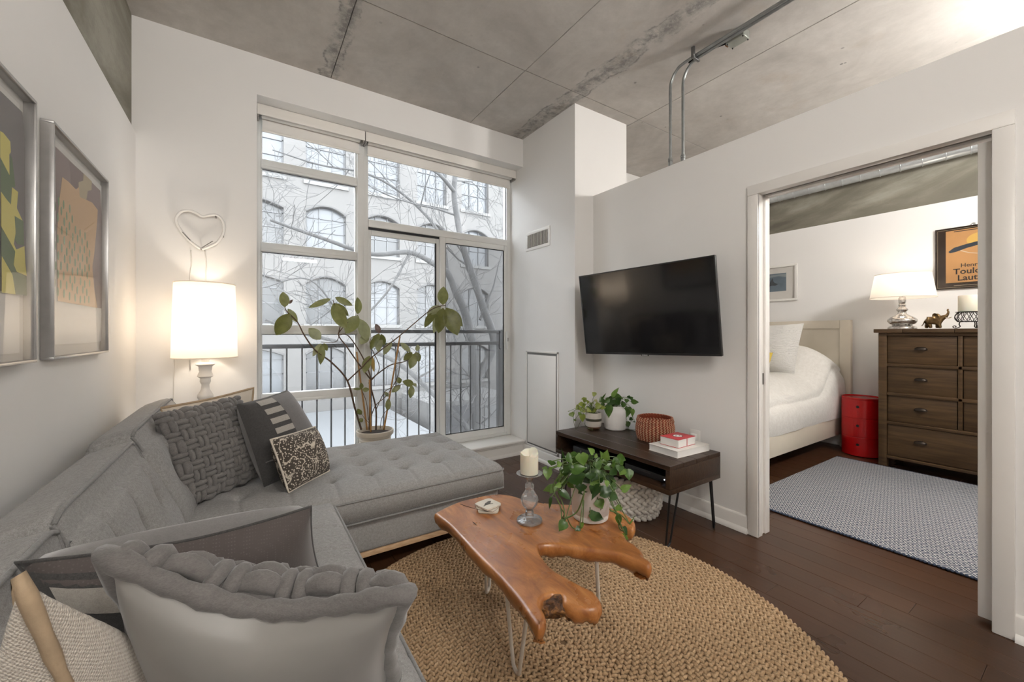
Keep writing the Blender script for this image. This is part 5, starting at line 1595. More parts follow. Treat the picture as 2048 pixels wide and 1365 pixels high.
# ------------------------------------------------------------------ unlit heart-shaped neon tube
HC = aty(402, 465, YW)
neon = thing('neon_heart_sign', (HC.x, YW, HC.z - .17), 'unlit white glass heart neon sign on the wall above the lamp', 'sign')
c803 = lambda x, y: aty(340 + x / 8.03, 410 + y / 8.03, YW - .035)
hp = [(490, 705), (330, 590), (190, 430), (110, 300), (105, 200), (180, 110), (310, 90), (420, 130), (520, 185), (640, 165), (745, 165), (830, 230), (865, 340), (850, 470), (760, 600), (640, 665), (510, 715)]
M_NEONT = plain('white_glass_tube', (.86, .84, .81), .25)
MB().tube(spline([c803(*p) for p in hp], 6), .0085, 10).build('tube', M_NEONT, neon, smooth=180)
M_NCLIP = plain('grey_clip', (.16, .15, .14), .5)
for p in ((735, 187), (850, 500), (500, 700)):
    a = c803(*p); MB().tube([(a.x, YW - .04, a.z), (a.x, YW, a.z)], .005, 8).build('standoff', M_NCLIP, neon)
for p0, p1 in (((520, 690), (690, 585)), ((200, 440), (330, 575))): MB().tube([c803(*p0) + Vector((0, -.0105, 0)), c803(*p1) + Vector((0, -.0105, 0))], .0025, 6).build('electrode_cap', M_NCLIP, neon)
for x0, x1 in ((335, 325), (560, 575)):
    a, b = aty(340 + x0 / 8.03, 410 + 730 / 8.03, YW - .005), aty(340 + x1 / 8.03, 410 + 1210 / 8.03, YW - .005)
    MB().tube(spline([a, a.lerp(b, .5) + Vector((.006, 0, 0)), b, b + Vector((0, 0, -.6))], 5), .003, 6).build('power_cord', M_LAMPW, neon, smooth=180)

# ------------------------------------------------------------------ framed prints on the left wall
M_FRAME = plain('brushed_silver_frame', (.46, .45, .44), .35, .7, vary=.1, vscale=30)
M_PAPER = plain('white_paper', (.74, .72, .69), .85)
M_BACK = plain('frame_backing', (.62, .60, .57), .9)
M_PGL = glass_pane('picture_glass', (.98, .98, .98), .13)
XP = XL + .034          # front lip of the frames
def framed(ya, yb, za, zb, lab):
    r = thing('framed_print', (XL, (ya + yb) / 2, za), lab, 'picture', 'large prints on the left wall')
    w = .009
    for a, b in (((ya, za), (yb, za + w)), ((ya, zb - w), (yb, zb)), ((ya, za + w), (ya + w, zb - w)), ((yb - w, za + w), (yb, zb - w))):
        box('frame', (XL + .0005, a[0], a[1]), (XP, b[0], b[1]), M_FRAME, r, r=.0015)
    box('backing', (XL + .001, ya + w, za + w), (XL + .006, yb - w, zb - w), M_BACK, r)
    box('glass', (XP - .006, ya + w, za + w), (XP - .0045, yb - w, zb - w), M_PGL, r)
    return r
s1 = .553 / .54
FA = framed(1.235, 1.893, 1.158, 1.981, 'left framed print of yellow and green cut shapes on grey')
FB = framed(2.025, 2.688, 1.158, 1.981, 'right framed print of peach and tan shapes with green dashes on mauve')
def poly(par, pts, mat, lift, nm='print_shape', xo=.010):
    P_ = [atx(u, v, XL + xo + lift) for u, v in pts]
    return MB().prism(P_, (.0004, 0, 0)).build(nm, mat, par)
def ink(n, c): return plain('print_' + n, c, .85)
a4 = lambda pts: [(x / 4.0167, 180 + y / 4.0167) for x, y in pts]
b3 = lambda pts: [(x / 3.25, 380 + y / 3.25) for x, y in pts]
def extend(pts): return pts
GRY, YEL, GRN = ink('grey', (.20, .185, .19)), ink('yellow', (.72, .64, .17)), ink('green', (.125, .19, .095))
# sheet, then the grey field and the cut shapes; the left half lies outside the photograph
sheet = [atx(0, 0, XL + .010)]
box('paper', (XL + .0095, 1.29, 1.19), (XL + .0102, 1.848, 1.945), M_PAPER, FA)
g = [Vector(atx(0, 0, XL + .0108))]
def yz(par, pts, mat, lift, nm='print_shape'):
    return MB().prism([(XL + .0104 + lift, y, z) for y, z in pts], (.0003, 0, 0)).build(nm, mat, par)
rt_ = [atx(*p, XL + .0108) for p in a4([(180, 180), (205, 500), (200, 1365)]) + [(51.5, 590)]]
yz(FA, [(1.31, 1.925)] + [(p.y, p.z) for p in rt_] + [(1.31, rt_[-1].z - .004)], GRY, .0003, 'print_field')
for pts, mt in ((a4([(0, 330), (25, 345), (80, 415), (85, 500), (72, 520), (75, 690), (0, 540)]), YEL), (a4([(0, 545), (75, 690), (80, 520), (95, 560), (120, 780), (90, 780), (80, 930), (0, 815)]), GRN),
                (a4([(92, 782), (140, 820), (130, 950), (176, 1052), (112, 1012), (82, 932)]), YEL), (a4([(0, 815), (80, 930), (110, 1080), (102, 1195), (0, 1092)]), YEL),
                (a4([(112, 1014), (180, 1055), (186, 1250), (130, 1238), (103, 1192), (112, 1080)]), GRN),
                (b3([(0, 240), (90, 400), (80, 490), (100, 535), (165, 562), (165, 686), (90, 680), (70, 552), (0, 425)]), GRN), (b3([(0, 22), (82, 120), (92, 280), (80, 350), (96, 388), (150, 365), (156, 480), (165, 560), (100, 532), (80, 486), (90, 400), (0, 240)]), YEL),
                (b3([(0, 430), (70, 552), (90, 680), (0, 668)]), YEL)):
    w = [atx(*p, XL + .0115) for p in pts]
    NL = globals().get('NL', 0) + 1
    yz(FA, [(p.y, p.z) for p in w], mt, .0010 + .0004 * NL)
# continuation of the cut shapes on the half of the sheet beyond the frame
for pts, mt in (([(1.615, 1.60), (1.55, 1.68), (1.45, 1.70), (1.40, 1.60), (1.47, 1.50), (1.615, 1.47)], YEL), ([(1.615, 1.47), (1.48, 1.49), (1.38, 1.42), (1.42, 1.33), (1.615, 1.36)], GRN), ([(1.615, 1.36), (1.44, 1.32), (1.36, 1.30), (1.36, 1.27), (1.615, 1.275)], YEL)):
    NL += 1
    yz(FA, pts, mt, .0010 + .0004 * NL)
MAU, TAN, PEA, PGN, MAU2 = ink('mauve', (.30, .235, .23)), ink('tan', (.50, .42, .285)), ink('peach', (.68, .46, .27)), ink('sea_green', (.27, .39, .24)), ink('mauve_dark', (.255, .195, .19))
sh_ = [atx(*p, XL + .010) for p in b3([(352, 10), (660, 10), (672, 300), (668, 560), (672, 800), (680, 900), (660, 985), (520, 1000), (355, 1006)])]
pt_ = [atx(*p, XL + .010) for p in a4([(443, 400), (815, 775)])]
yz(FB, [(pt_[0].y, pt_[0].z), (pt_[1].y, pt_[1].z)] + [(p.y, p.z) for p in sh_[1:]], M_PAPER, -.0008, 'paper')
fld = [atx(*p, XL + .0108) for p in a4([(445, 455), (805, 810), (815, 1000)]) + b3([(664, 300), (668, 560), (665, 772), (375, 722), (365, 300)])]
yz(FB, [(p.y, p.z) for p in fld], MAU, .0003, 'print_field')
for pts, mt, lf in ((a4([(560, 570), (672, 672), (665, 730), (630, 740), (625, 790), (600, 795), (570, 750), (565, 640)]), MAU2, .0006), (a4([(672, 672), (738, 735), (735, 805), (705, 812), (695, 880), (640, 940), (600, 900), (632, 780), (632, 742), (668, 730)]), TAN, .0008),
                    (a4([(500, 700), (550, 738), (610, 800), (634, 782), (640, 860), (740, 905), (785, 965), (780, 1060)]) + b3([(612, 420), (600, 500), (612, 640), (632, 768), (376, 722), (370, 300), (385, 60)]) + a4([(480, 860)]), PEA, .0010)):
    w = [atx(*p, XL + .0115) for p in pts]
    yz(FB, [(p.y, p.z) for p in w], mt, lf)
rd = random.Random(8)
mk = MB()
for i in range(8):
    for j in range(11):
        y = 2.085 + i * .058 + (.029 if j % 2 else 0) + rd.uniform(-.006, .006); z = 1.395 + j * .034 + rd.uniform(-.006, .006)
        if y > 2.50 - max(0, (z - 1.60)) * .8 or z > 1.74 - (.05 if y > 2.3 else 0): continue
        mk.prism([(XL + .0122, y + .0075 * math.cos(a), z + .017 * math.sin(a)) for a in [2 * math.pi * k / 10 for k in range(10)]], (.0003, 0, 0))
mk.build('print_dashes', PGN, FB)
# ------------------------------------------------------------------ bedroom: blue rug
def mat_blue_rug():
    t = NT('navy_white_diamond_weave')
    x, y, z = t.sep()
    def tri(c, p): return t.math('MULTIPLY', t.math('ABSOLUTE', t.math('SUBTRACT', t.math('FRACT', t.math('DIVIDE', c, p)), .5)), 2.0)
    u = t.math('ADD', x, y); v = t.math('SUBTRACT', x, y)
    s = t.math('ADD', tri(x, .085), tri(y, .08))
    f = t.math('FRACT', t.math('MULTIPLY', s, 2.0))
    line = t.ramp(f, [(.55, 0.0), (.62, 1.0)])
    yarn = t.noise(260, 2)
    col = t.mix(line, (.035, .05, .085), (.56, .56, .55))
    t.color(t.mix(t.ramp(yarn, [(.5, 0.0), (.75, .5)]), col, (.16, .18, .22)))
    t.set(Roughness=.95); t.bump(t.math('ADD', f, t.noise(300, 2)), .4, .003)
    return t.m
M_BRUG = mat_blue_rug()
brx0, brx1, bry0, bry1 = 3.085, 4.965, .395, 1.612
br = thing('flatweave_rug', ((brx0 + brx1) / 2, (bry0 + bry1) / 2, 0), 'navy and white diamond flatweave rug on the bedroom floor', 'rug')
MB().rbox((brx0, bry0, .0005), (brx1, bry1, .011), .004, 2).build('weave', M_BRUG, br, smooth=50)
M_NAVY = plain('navy_cord', (.05, .07, .12), .9, vary=.4, vscale=120)
A3, TT = [], []
n = 72
for i in range(n):
    for xx in (brx0 - .004, brx1 + .004):
        A3.append(np.diag([.010, .0085, .0065])); TT.append([xx, bry0 + (bry1 - bry0) * (i + .5) / n, .0072])
stamp(*lump(8, 5), A3, TT).build('bound_edge', M_NAVY, br, smooth=180, recalc=False, kind='stuff')

# ------------------------------------------------------------------ dresser
M_DRS = mat_wood('weathered_brown_wood', (.036, .019, .0075), (.072, .040, .0165), (.105, .060, .027), (5, 1.0, 14), .5, 1.4, .2, .35)
M_PULL = plain('dark_bronze', (.045, .035, .028), .4, .8)
DX, dy0, dy1, dz = 4.98, .245, 1.295, 1.288
ds = thing('dresser', (5.22, .77, 0), 'weathered brown wooden dresser with cup-pull drawers in the bedroom', 'dresser')
M_DIN = plain('drawer_gap', (.015, .009, .006), .9)
box('carcass', (DX + .03, dy0 + .01, .085), (5.50, dy1 - .01, dz - .045), M_DIN, ds)
for y in (dy0, dy1 - .06): box('stile', (DX, y, .0), (DX + .06, y + .06, dz - .035), M_DRS, ds, r=.004)
for y in (dy0, dy1 - .06): box('rear_post', (5.44, y, .0), (5.50, y + .06, dz - .035), M_DRS, ds, r=.004)
for y in (dy0 + .012, dy1 - .03): box('side_panel', (DX + .06, y, .10), (5.44, y + .018, dz - .035), M_DRS, ds)
for y0, y1 in ((dy0 - .03, .40), (.401, .80), (.801, 1.12), (1.121, dy1 + .03)): box('top_board', (DX - .025, y0, dz - .035), (5.505, y1 - .001, dz), M_DRS, ds, r=.005)
zr = [(1.222, .972), (.944, .70), (.676, .437), (.404, .118)]
for z in (.957, .688, .421): box('rail', (DX + .002, dy0 + .06, z - .014), (DX + .03, dy1 - .06, z + .014), M_DRS, ds, r=.003)
box('rail', (DX + .002, dy0 + .06, .088), (DX + .03, dy1 - .06, .114), M_DRS, ds, r=.003); box('rail', (DX + .002, dy0 + .06, 1.225), (DX + .03, dy1 - .06, dz - .035), M_DRS, ds, r=.003)
box('divider', (DX + .002, .758, .43), (DX + .03, .784, 1.225), M_DRS, ds, r=.003)
def cup(par, y, z):
    def fn(u, v):
        an = math.pi * u; ph = v * math.pi / 2
        return (DX + .012 - .024 * math.sin(ph) * (.35 + .65 * math.sin(an)), y - .043 * math.cos(an) * (1 - .12 * v), z - .012 + .026 * math.cos(ph) * math.sin(an) ** .7 + .004)
    MB().grid(fn, 16, 7).build('cup_pull', M_PULL, par, smooth=180, recalc=False)
    box('pull_plate', (DX + .0085, y - .042, z - .012), (DX + .0115, y + .042, z + .004), M_PULL, par)
for k, (zt_, zb_) in enumerate(zr):
    spans = ((.788, 1.231), (.309, .754)) if k < 3 else ((.309, 1.231),)
    for (ya, yb) in spans:
        d = box('drawer', (DX + .012, ya, zb_), (DX + .034, yb, zt_), M_DRS, ds, r=.005)
        zc_ = zt_ - (zt_ - zb_) * .45
        for yy in ([(ya + yb) / 2] if k < 3 else [1.012, .53]): cup(d, yy, zc_)

# ------------------------------------------------------------------ lamp, elephant, candle stand on the dresser
BLX, BLY = 5.15, 1.167
lb = thing('table_lamp', (BLX, BLY, dz), 'mercury-glass table lamp with a white tapered shade on the dresser', 'lamp')
tm = NT('mercury_glass'); nn = tm.noise(45, 6, .7)
tm.color(tm.ramp(nn, [(.35, (.30, .28, .26)), (.6, (.72, .70, .67))])); tm.set(Roughness=.16, Metallic=.92); tm.bump(nn, .08, .004)
M_MERC = tm.m
u_ = depth((BLX, BLY)) / FPX / 5.46
prf = [(118, 0), (120, 12), (112, 25), (85, 38), (82, 48), (108, 62), (122, 85), (120, 105), (95, 130), (58, 150), (38, 165), (34, 190), (47, 205), (48, 215), (32, 232), (26, 245), (31, 255), (30, 270), (24, 276), (28, 285), (31, 300), (31, 335), (26, 345), (26, 352), (8, 354)]
MB().lathe((BLX, BLY, dz), [(r * u_, h * u_) for r, h in prf], 32).build('base', M_MERC, lb, smooth=50)
zs0, zs1 = dz + 342 * u_, dz + 598 * u_
M_SHD2 = shade_mat('white_linen_shade', (.80, .75, .69), (1, .90, .78), .12)
MB().lathe((BLX, BLY, 0), [(268 * u_, zs0), (226 * u_, zs1)], 48, cap=False).build('lamp_shade', M_SHD2, lb, smooth=60)
for z, r in ((zs0, 268 * u_), (zs1, 226 * u_)): MB().tube([(BLX + r * math.cos(a), BLY + r * math.sin(a), z) for a in [2 * math.pi * k / 48 for k in range(48)]], .003, 6, closed=True).build('shade_rim', M_SHD2, lb, smooth=180)
MB().tube([(BLX, BLY, dz + 352 * u_), (BLX, BLY, zs1 + .012)], .004, 8).build('harp_rod', M_MERC, lb)
MB().ball((BLX, BLY, zs1 + .014), .008, 8, 6).build('finial', M_MERC, lb, smooth=180)
sp = MB()
for a in (0, 2.1, 4.2): sp.tube([(BLX, BLY, zs1 - .004), (BLX + 226 * u_ * math.cos(a), BLY + 226 * u_ * math.sin(a), zs1 - .004)], .002, 5)
sp.build('spider_fitting', M_MERC, lb)
MB().ball((BLX, BLY, (zs0 + zs1) / 2), .03, 12, 8).build('bulb', emit('warm_bulb', (1, .87, .7), 6), lb, smooth=180)
point_light('table_lamp_light', (BLX, BLY, (zs0 + zs1) / 2 + .03), 3.4, (1, .88, .74), lb, .045)

EX = 5.12; ES = depth((EX, .94)) / FPX / 5.46     # metres per crop pixel
def ep(x, y, dx=0.0): p = atx(1740 + x / 5.46, 430 + y / 5.46, EX); return Vector((EX + dx, p.y, dz + (1241 - y) * ES * 1.02))
M_BRASS = plain('aged_brass', (.20, .125, .055), .38, .85, vary=.5, vscale=60)
el = thing('elephant_figurine', (EX, ep(700, 1200).y, dz), 'small brass elephant figurine with a raised trunk on the dresser', 'figurine')
nodes = [(ep(690, 1150), .036), (ep(640, 1150), .034), (ep(750, 1140), .034), (ep(790, 1122), .026), (ep(825, 1112), .020), (ep(845, 1095), .012), (ep(858, 1065), .0085), (ep(845, 1045), .0075), (ep(858, 1030), .008)]
edges = [(0, 1), (0, 2), (2, 3), (3, 4), (4, 5), (5, 6), (6, 7), (7, 8)]
def addleg(src, pts, rads):
    i = src
    for p, r_ in zip(pts, rads):
        nodes.append((p, r_)); edges.append((i, len(nodes) - 1)); i = len(nodes) - 1
addleg(1, [ep(625, 1190, .016), ep(610, 1215, .016), ep(612, 1236, .016)], [.020, .013, .013])
addleg(1, [ep(650, 1190, -.016), ep(665, 1215, -.016), ep(668, 1236, -.016)], [.020, .013, .013])
addleg(2, [ep(735, 1190, .016), ep(730, 1215, .016), ep(732, 1236, .016)], [.018, .013, .013])
addleg(2, [ep(752, 1190, -.016), ep(768, 1215, -.016), ep(772, 1236, -.016)], [.018, .013, .013])
addleg(1, [ep(600, 1150), ep(582, 1190), ep(562, 1210)], [.006, .004, .003])
me = bpy.data.meshes.new('body')
off = ROOT[el.name]
me.from_pydata([tuple(p - off) for p, _ in nodes], edges, [])
ob = bpy.data.objects.new('body', me); C.objects.link(ob); ob.parent = el
me.materials.append(M_BRASS)
sk = ob.modifiers.new('Skin', 'SKIN')
ob.modifiers.new('Sub', 'SUBSURF').levels = 2
ob.modifiers['Sub'].render_levels = 2
for i, (p, r_) in enumerate(nodes):
    me.skin_vertices[0].data[i].radius = (r_, r_ * .9)
me.skin_vertices[0].data[0].use_root = True
for pl in me.polygons: pl.use_smooth = True
sk.use_smooth_shade = True
for s in (-1, 1):
    def efn(u, v):
        a = 2 * math.pi * u; r_ = .026 * v * (1 + .15 * math.sin(2 * a))
        return ep(728, 1108, s * .030) + Vector((s * .012 * v * v, r_ * math.cos(a) * .8, r_ * math.sin(a)))
    MB().grid(efn, 16, 5, wrap=True).build('ear', M_BRASS, el, smooth=180, recalc=False)
    MB().tube(spline([ep(828, 1122, s * .012), ep(860, 1128, s * .016), ep(888, 1118, s * .016)], 4), [.004, .004, .004, .0035, .003, .003, .0025, .002, .001], 6).build('tusk', plain('ivory_tusk', (.55, .48, .36), .4), el, smooth=180)

IX = 5.12; ip = lambda x, y, dx=0.0: Vector((IX + dx, atx(1740 + x / 5.46, 430 + y / 5.46, IX).y, dz + (1236 - y) * ES))
IC = Vector((IX, atx(1740 + 1095 / 5.46, 650, IX).y, dz))
M_IRON = plain('wrought_iron', (.028, .022, .018), .55, .6)
cs = thing('candle_stand', IC, 'ornate black iron candle stand with curled feet on the dresser', 'candle holder')
R_ = 98 * ES
zt0, zt1 = dz + 70 * ES, dz + 176 * ES
MB().lathe((IC.x, IC.y, 0), [(.001, zt1 - .004), (R_ * 1.06, zt1 - .004), (R_ * 1.1, zt1), (.001, zt1)], 28).build('plate', M_IRON, cs, smooth=40)
MB().lathe((IC.x, IC.y, 0), [(R_ * .8, zt0), (R_ * .8, zt0 + .006)], 28).build('base_ring', M_IRON, cs, smooth=40)
lat = MB()
for k in range(14):
    for s in (-1, 1):
        pts = []
        for q_ in range(7):
            t = q_ / 6; a = 2 * math.pi * (k + s * t * .9) / 14; r_ = R_ * (.85 + .3 * math.sin(math.pi * (t * .9 + .05)))
            pts.append((IC.x + r_ * math.cos(a), IC.y + r_ * math.sin(a), zt0 + (zt1 - zt0 - .004) * t))
        lat.tube(pts, .0022, 5)
lat.build('lattice', M_IRON, cs, smooth=180)
for a in (math.pi * .52, math.pi * 1.18, math.pi * 1.85):
    d = Vector((math.cos(a), math.sin(a), 0))
    pts = [(.72, 72), (.8, 45), (.72, 22), (.95, 6), (1.18, 8), (1.25, 22), (1.12, 30), (1.02, 22), (1.08, 15)]
    MB().tube(spline([IC + d * (R_ * r_) + Vector((0, 0, h * ES + .001)) for r_, h in pts], 4), .0038, 6).build('scroll_foot', M_IRON, cs, smooth=180)
cn = thing('pillar_candle', (IC.x, IC.y, zt1), 'wide ivory pillar candle on the black iron stand', 'candle')
rw = 88 * ES
MB().lathe((IC.x, IC.y, zt1), [(rw * .98, .0005), (rw, .004), (rw, 165 * ES), (rw * .95, 171 * ES), (rw * .6, 166 * ES), (.001, 163 * ES)], 32).build('wax', M_WAX, cn, smooth=50)
MB().tube([(IC.x, IC.y, zt1 + 163 * ES), (IC.x, IC.y, zt1 + 175 * ES)], .001, 5).build('wick', M_CRACK, cn)

# ------------------------------------------------------------------ red round storage cabinet
rcx, rcy, rr = 5.325, 1.512, .168
cab = thing('storage_cabinet', (rcx, rcy, 0), 'glossy red round three-tier storage cabinet between bed and dresser', 'cabinet')
M_REDP = plain('glossy_red_plastic', (.50, .006, .008), .22, spec=.5)
hh = .585
for k in range(3):
    z0 = .004 + k * (hh - .012) / 3; z1 = z0 + (hh - .012) / 3
    MB().lathe((rcx, rcy, 0), [(rr - .004, z0), (rr, z0 + .003), (rr, z1 - .006), (rr - .003, z1 - .003), (rr - .004, z1)], 56).build('drum', M_REDP, cab, smooth=40)
    # sliding door panel, proud of the drum, with its finger hole
    a0, a1 = math.radians(172), math.radians(262)
    def dfn(u, v):
        a = a0 + (a1 - a0) * u; return (rcx + (rr + .003) * math.cos(a), rcy + (rr + .003) * math.sin(a), z0 + .008 + (z1 - z0 - .016) * v)
    dr = MB().grid(dfn, 20, 3).build('door', M_REDP, cab, smooth=180)
    ah = math.radians(184)
    c_ = Vector((rcx + (rr + .0035) * math.cos(ah), rcy + (rr + .0035) * math.sin(ah), z0 + (z1 - z0) * .62))
    e1 = Vector((-math.sin(ah), math.cos(ah), 0)); e0 = Vector((math.cos(ah), math.sin(ah), 0))
    MB().prism([c_ + e1 * (.013 * math.cos(t)) + Vector((0, 0, .013 * math.sin(t))) for t in [2 * math.pi * q_ / 20 for q_ in range(20)]], e0 * .0012).build('finger_hole', plain('hole_black', (.01, .004, .004), .6), dr)
MB().lathe((rcx, rcy, hh - .008), [(rr - .002, 0), (rr + .001, .003), (rr + .001, .014), (rr - .004, .016), (rr - .008, .006), (.001, .006)], 56).build('tray_top', M_REDP, cab, smooth=40)

# ------------------------------------------------------------------ bed
M_BEDW = plain('cream_painted_wood', (.66, .60, .50), .45, vary=.05, vscale=5)
def mat_quilt():
    t = NT('white_chenille_quilt')
    n = t.noise(34, 6, .7); n2 = t.noise(120, 3)
    t.color(t.mix(t.ramp(n, [(.35, 0.0), (.65, 1.0)]), (.70, .675, .63), (.78, .76, .72)))
    t.set(Roughness=.95, **{'Sheen Weight': .2}); t.bump(t.math('ADD', n, t.math('MULTIPLY', n2, .5)), .6, .010)
    return t.m
M_QUILT = mat_quilt()
bed = thing('bed', (4.5, 2.5, 0), 'cream wooden bed with a panelled headboard and white chenille quilt', 'bed')
hy0, hy1 = 1.650, 3.30
hx = 5.47
box('headboard_post', (hx, hy0, 0), (5.53, hy0 + .10, 1.395), M_BEDW, bed, r=.006); box('headboard_post', (hx, hy1 - .10, 0), (5.53, hy1, 1.395), M_BEDW, bed, r=.006)
box('headboard_rail', (hx + .004, hy0 + .10, 1.30), (5.526, hy1 - .10, 1.392), M_BEDW, bed, r=.005)
box('headboard_panel', (hx + .02, hy0 + .10, .30), (5.515, hy1 - .10, 1.30), M_BEDW, bed)
box('side_rail', (3.42, 1.722, .148), (hx, 1.75, .36), M_BEDW, bed, r=.006); box('side_rail', (3.42, 3.20, .148), (hx, 3.228, .36), M_BEDW, bed, r=.006)
box('foot_rail', (3.39, 1.722, .148), (3.42, 3.228, .36), M_BEDW, bed, r=.006)
for p in ((3.42, 1.74), (3.42, 3.17), (4.45, 2.45)): box('leg', (p[0], p[1], 0), (p[0] + .05, p[1] + .05, .16), M_BEDW, bed)
box('mattress', (3.43, 1.755, .33), (hx - .005, 3.195, .66), plain('white_mattress', (.7, .68, .65), .9), bed, r=.05)
def qfn(u, v):
    # v runs over the bed across Y: near hem, up the side, over the top, down the far side
    x = 3.405 + (hx - .01 - 3.405) * u
    s = v * 3.0
    top = .80 + .30 * (1 / (1 + math.exp(-(x - 4.98) / .06))) * math.exp(-((x - 5.30) / .30) ** 2)
    bump_ = .010 * math.sin(9 * x + 3 * s) + .008 * math.sin(17 * x - 5 * s)
    if s < 1: # side
        t = s; y = 1.716 + .02 * math.sin(7 * x) * (1 - t) * .3 - .025 * math.sin(math.pi * t); z = .335 + (top - .20 - .335) * t
        y += .16 * max(0, (t - .75) / .25) ** 2 * .25
    elif s < 2:
        t = s - 1; y = 1.722 + (3.228 - 1.722) * t
        e = min(t, 1 - t) / .30
        rd_ = 1 - (1 - min(1, e)) ** 2.4
        z = top - .20 + .20 * rd_ + bump_
    else:
        t = s - 2; y = 3.234 + .025 * math.sin(math.pi * t); z = (top - .20) + (.335 - top + .20) * t
    return (x, y, z + (bump_ * .3 if s < 1 else 0))
MB().grid(qfn, 70, 90).build('quilt', M_QUILT, bed, smooth=180, recalc=False)
def mat_ruched():
    t = NT('white_ruched_cotton')
    n = t.noise(9, 5, .6, vec=t.mapped((1.5, 1.5, 5)), dist=1.5)
    t.color((.80, .785, .75)); t.set(Roughness=.85); t.bump(n, .9, .03)
    return t.m
Qp = quad_frame((4.86, 2.52, .80), (4.96, 1.985, .80), (5.17, 1.975, 1.36), (5.10, 2.54, 1.34))
Qp = (Qp[0], Qp[1], Qp[2], Qp[3], Qp[4])
make_pillow('bed_pillow', Qp, .27, mat_ruched(), mat_ruched(), 'white ruched square pillow leaning on the bed headboard', pinch=.04, group='pillows on the bed')
tg2 = NT('gold_on_white_print'); tg2.color(tg2.mix(tg2.ramp(tg2.noise(11, 4, .6, vec=tg2.mapped((1, 1, .3)), dist=1.2), [(.46, 0.0), (.5, 1.0)], 'CONSTANT'), (.72, .68, .58), (.55, .40, .06))); tg2.set(Roughness=.7)
Qp = quad_frame((4.60, 2.50, .795), (4.64, 2.115, .795), (4.74, 2.10, 1.04), (4.70, 2.50, 1.04))
make_pillow('gold_cushion', Qp, .12, tg2.m, tg2.m, 'small white cushion with gold print in front of the ruched pillow', pinch=.03, group='pillows on the bed')

# ------------------------------------------------------------------ pictures on the bedroom wall
def picture(name, lab, ya, yb, za, zb, w, depth_, fm, rnd=.004):
    r = thing(name, (XF, (ya + yb) / 2, za), lab, 'picture', 'pictures on the bedroom wall')
    for a, b in (((ya, za), (yb, za + w)), ((ya, zb - w), (yb, zb)), ((ya, za + w), (ya + w, zb - w)), ((yb - w, za + w), (yb, zb - w))):
        box('frame', (XF - depth_, a[0], a[1]), (XF - .0005, b[0], b[1]), fm, r, r=rnd)
    return r
def flat(par, pts, x, mat, nm, th=.0008): return MB().prism([(x, y, z) for y, z in pts], (-th, 0, 0)).build(nm, mat, par)
def rect(ya, yb, za, zb): return [(ya, za), (yb, za), (yb, zb), (ya, zb)]
M_DKF = plain('dark_brown_lacquer', (.035, .022, .015), .25)
pc = picture('framed_poster', 'dark framed exhibition poster with black lettering on orange above the dresser', .527, 1.023, 1.664, 2.240, .008, .022, M_DKF)
flat(pc, rect(.535, 1.015, 1.672, 2.232), XF - .008, M_DKF, 'mat_board')
for a, b in (((.542, 1.679), (1.008, 1.681)), ((.542, 2.223), (1.008, 2.225)), ((.542, 1.681), (.544, 2.223)), ((1.006, 1.681), (1.008, 2.223))):
    flat(pc, rect(a[0], b[0], a[1], b[1]), XF - .0088, plain('gilt_line', (.4, .33, .22), .4), 'inlay_line')
flat(pc, rect(.590, .952, 1.722, 2.212), XF - .0092, plain('orange_poster_paper', (.56, .29, .11), .7, vary=.15, vscale=6), 'poster_sheet')
M_PBK = plain('poster_black', (.03, .022, .018), .7)
def ptext(s, size, y, z, bold=.0): return text_obj('lettering', s, size, M_PBK, (XF - .0106, y, z), (0, -1, 0), (0, 0, 1), pc, bold=bold, extrude=.0003)
ptext('Henri de', .050, .768, 1.878, .0006); ptext('Toulouse', .072, .768, 1.823, .0014); ptext('Lautrec', .072, .768, 1.762, .0014)
# plain stand-in for the poster artwork: a warm round form and a dark curved band
flat(pc, [(.735 + .085 * math.cos(a), 2.105 + .062 * math.sin(a)) for a in [2 * math.pi * k / 24 for k in range(24)]], XF - .0102, plain('poster_yellow', (.66, .40, .10), .7), 'print_shape')
flat(pc, [(.935, 2.018), (.90, 2.05), (.83, 2.07), (.76, 2.085), (.70, 2.082), (.62, 2.06), (.61, 2.035), (.68, 2.05), (.75, 2.052), (.82, 2.035), (.88, 2.012), (.925, 2.003)], XF - .0112, plain('poster_navy', (.025, .035, .05), .7), 'print_shape')
flat(pc, [(.86, 2.015), (.80, 1.985), (.72, 1.965), (.66, 1.985), (.655, 1.99), (.72, 1.972), (.80, 1.992), (.855, 2.022)], XF - .0112, plain('poster_cream', (.62, .50, .36), .7), 'print_shape')
flat(pc, rect(.60, .90, 2.196, 2.203), XF - .0104, M_PBK, 'fine_print')
flat(pc, rect(.62, .90, 1.693, 1.696), XF - .0092, plain('gilt_line', (.4, .33, .22), .4), 'fine_print')
box('poster_glass', (XF - .0165, .535, 1.672), (XF - .015, 1.015, 2.232), M_PGL, pc)
MB().tube([(XF - .012, .775 + .012 * math.cos(a), 2.247 + .012 * math.sin(a)) for a in [2 * math.pi * k / 16 for k in range(16)]], .003, 6, closed=True).build('hanging_ring', plain('nickel', (.6, .6, .58), .3, .9), pc, smooth=180)
M_WF = plain('white_picture_frame', (.78, .76, .72), .4)
ps = picture('framed_photo', 'white framed sea photograph with a pale mat above the bed', 2.187, 2.80, 1.648, 2.095, .028, .028, M_WF)
flat(ps, rect(2.215, 2.772, 1.676, 2.067), XF - .008, plain('ivory_mat', (.72, .69, .65), .85), 'mat_board')
flat(ps, rect(2.311, 2.676, 1.772, 1.995), XF - .0092, plain('sea_blue_print', (.17, .22, .27), .6, vary=.2, vscale=20), 'photo')
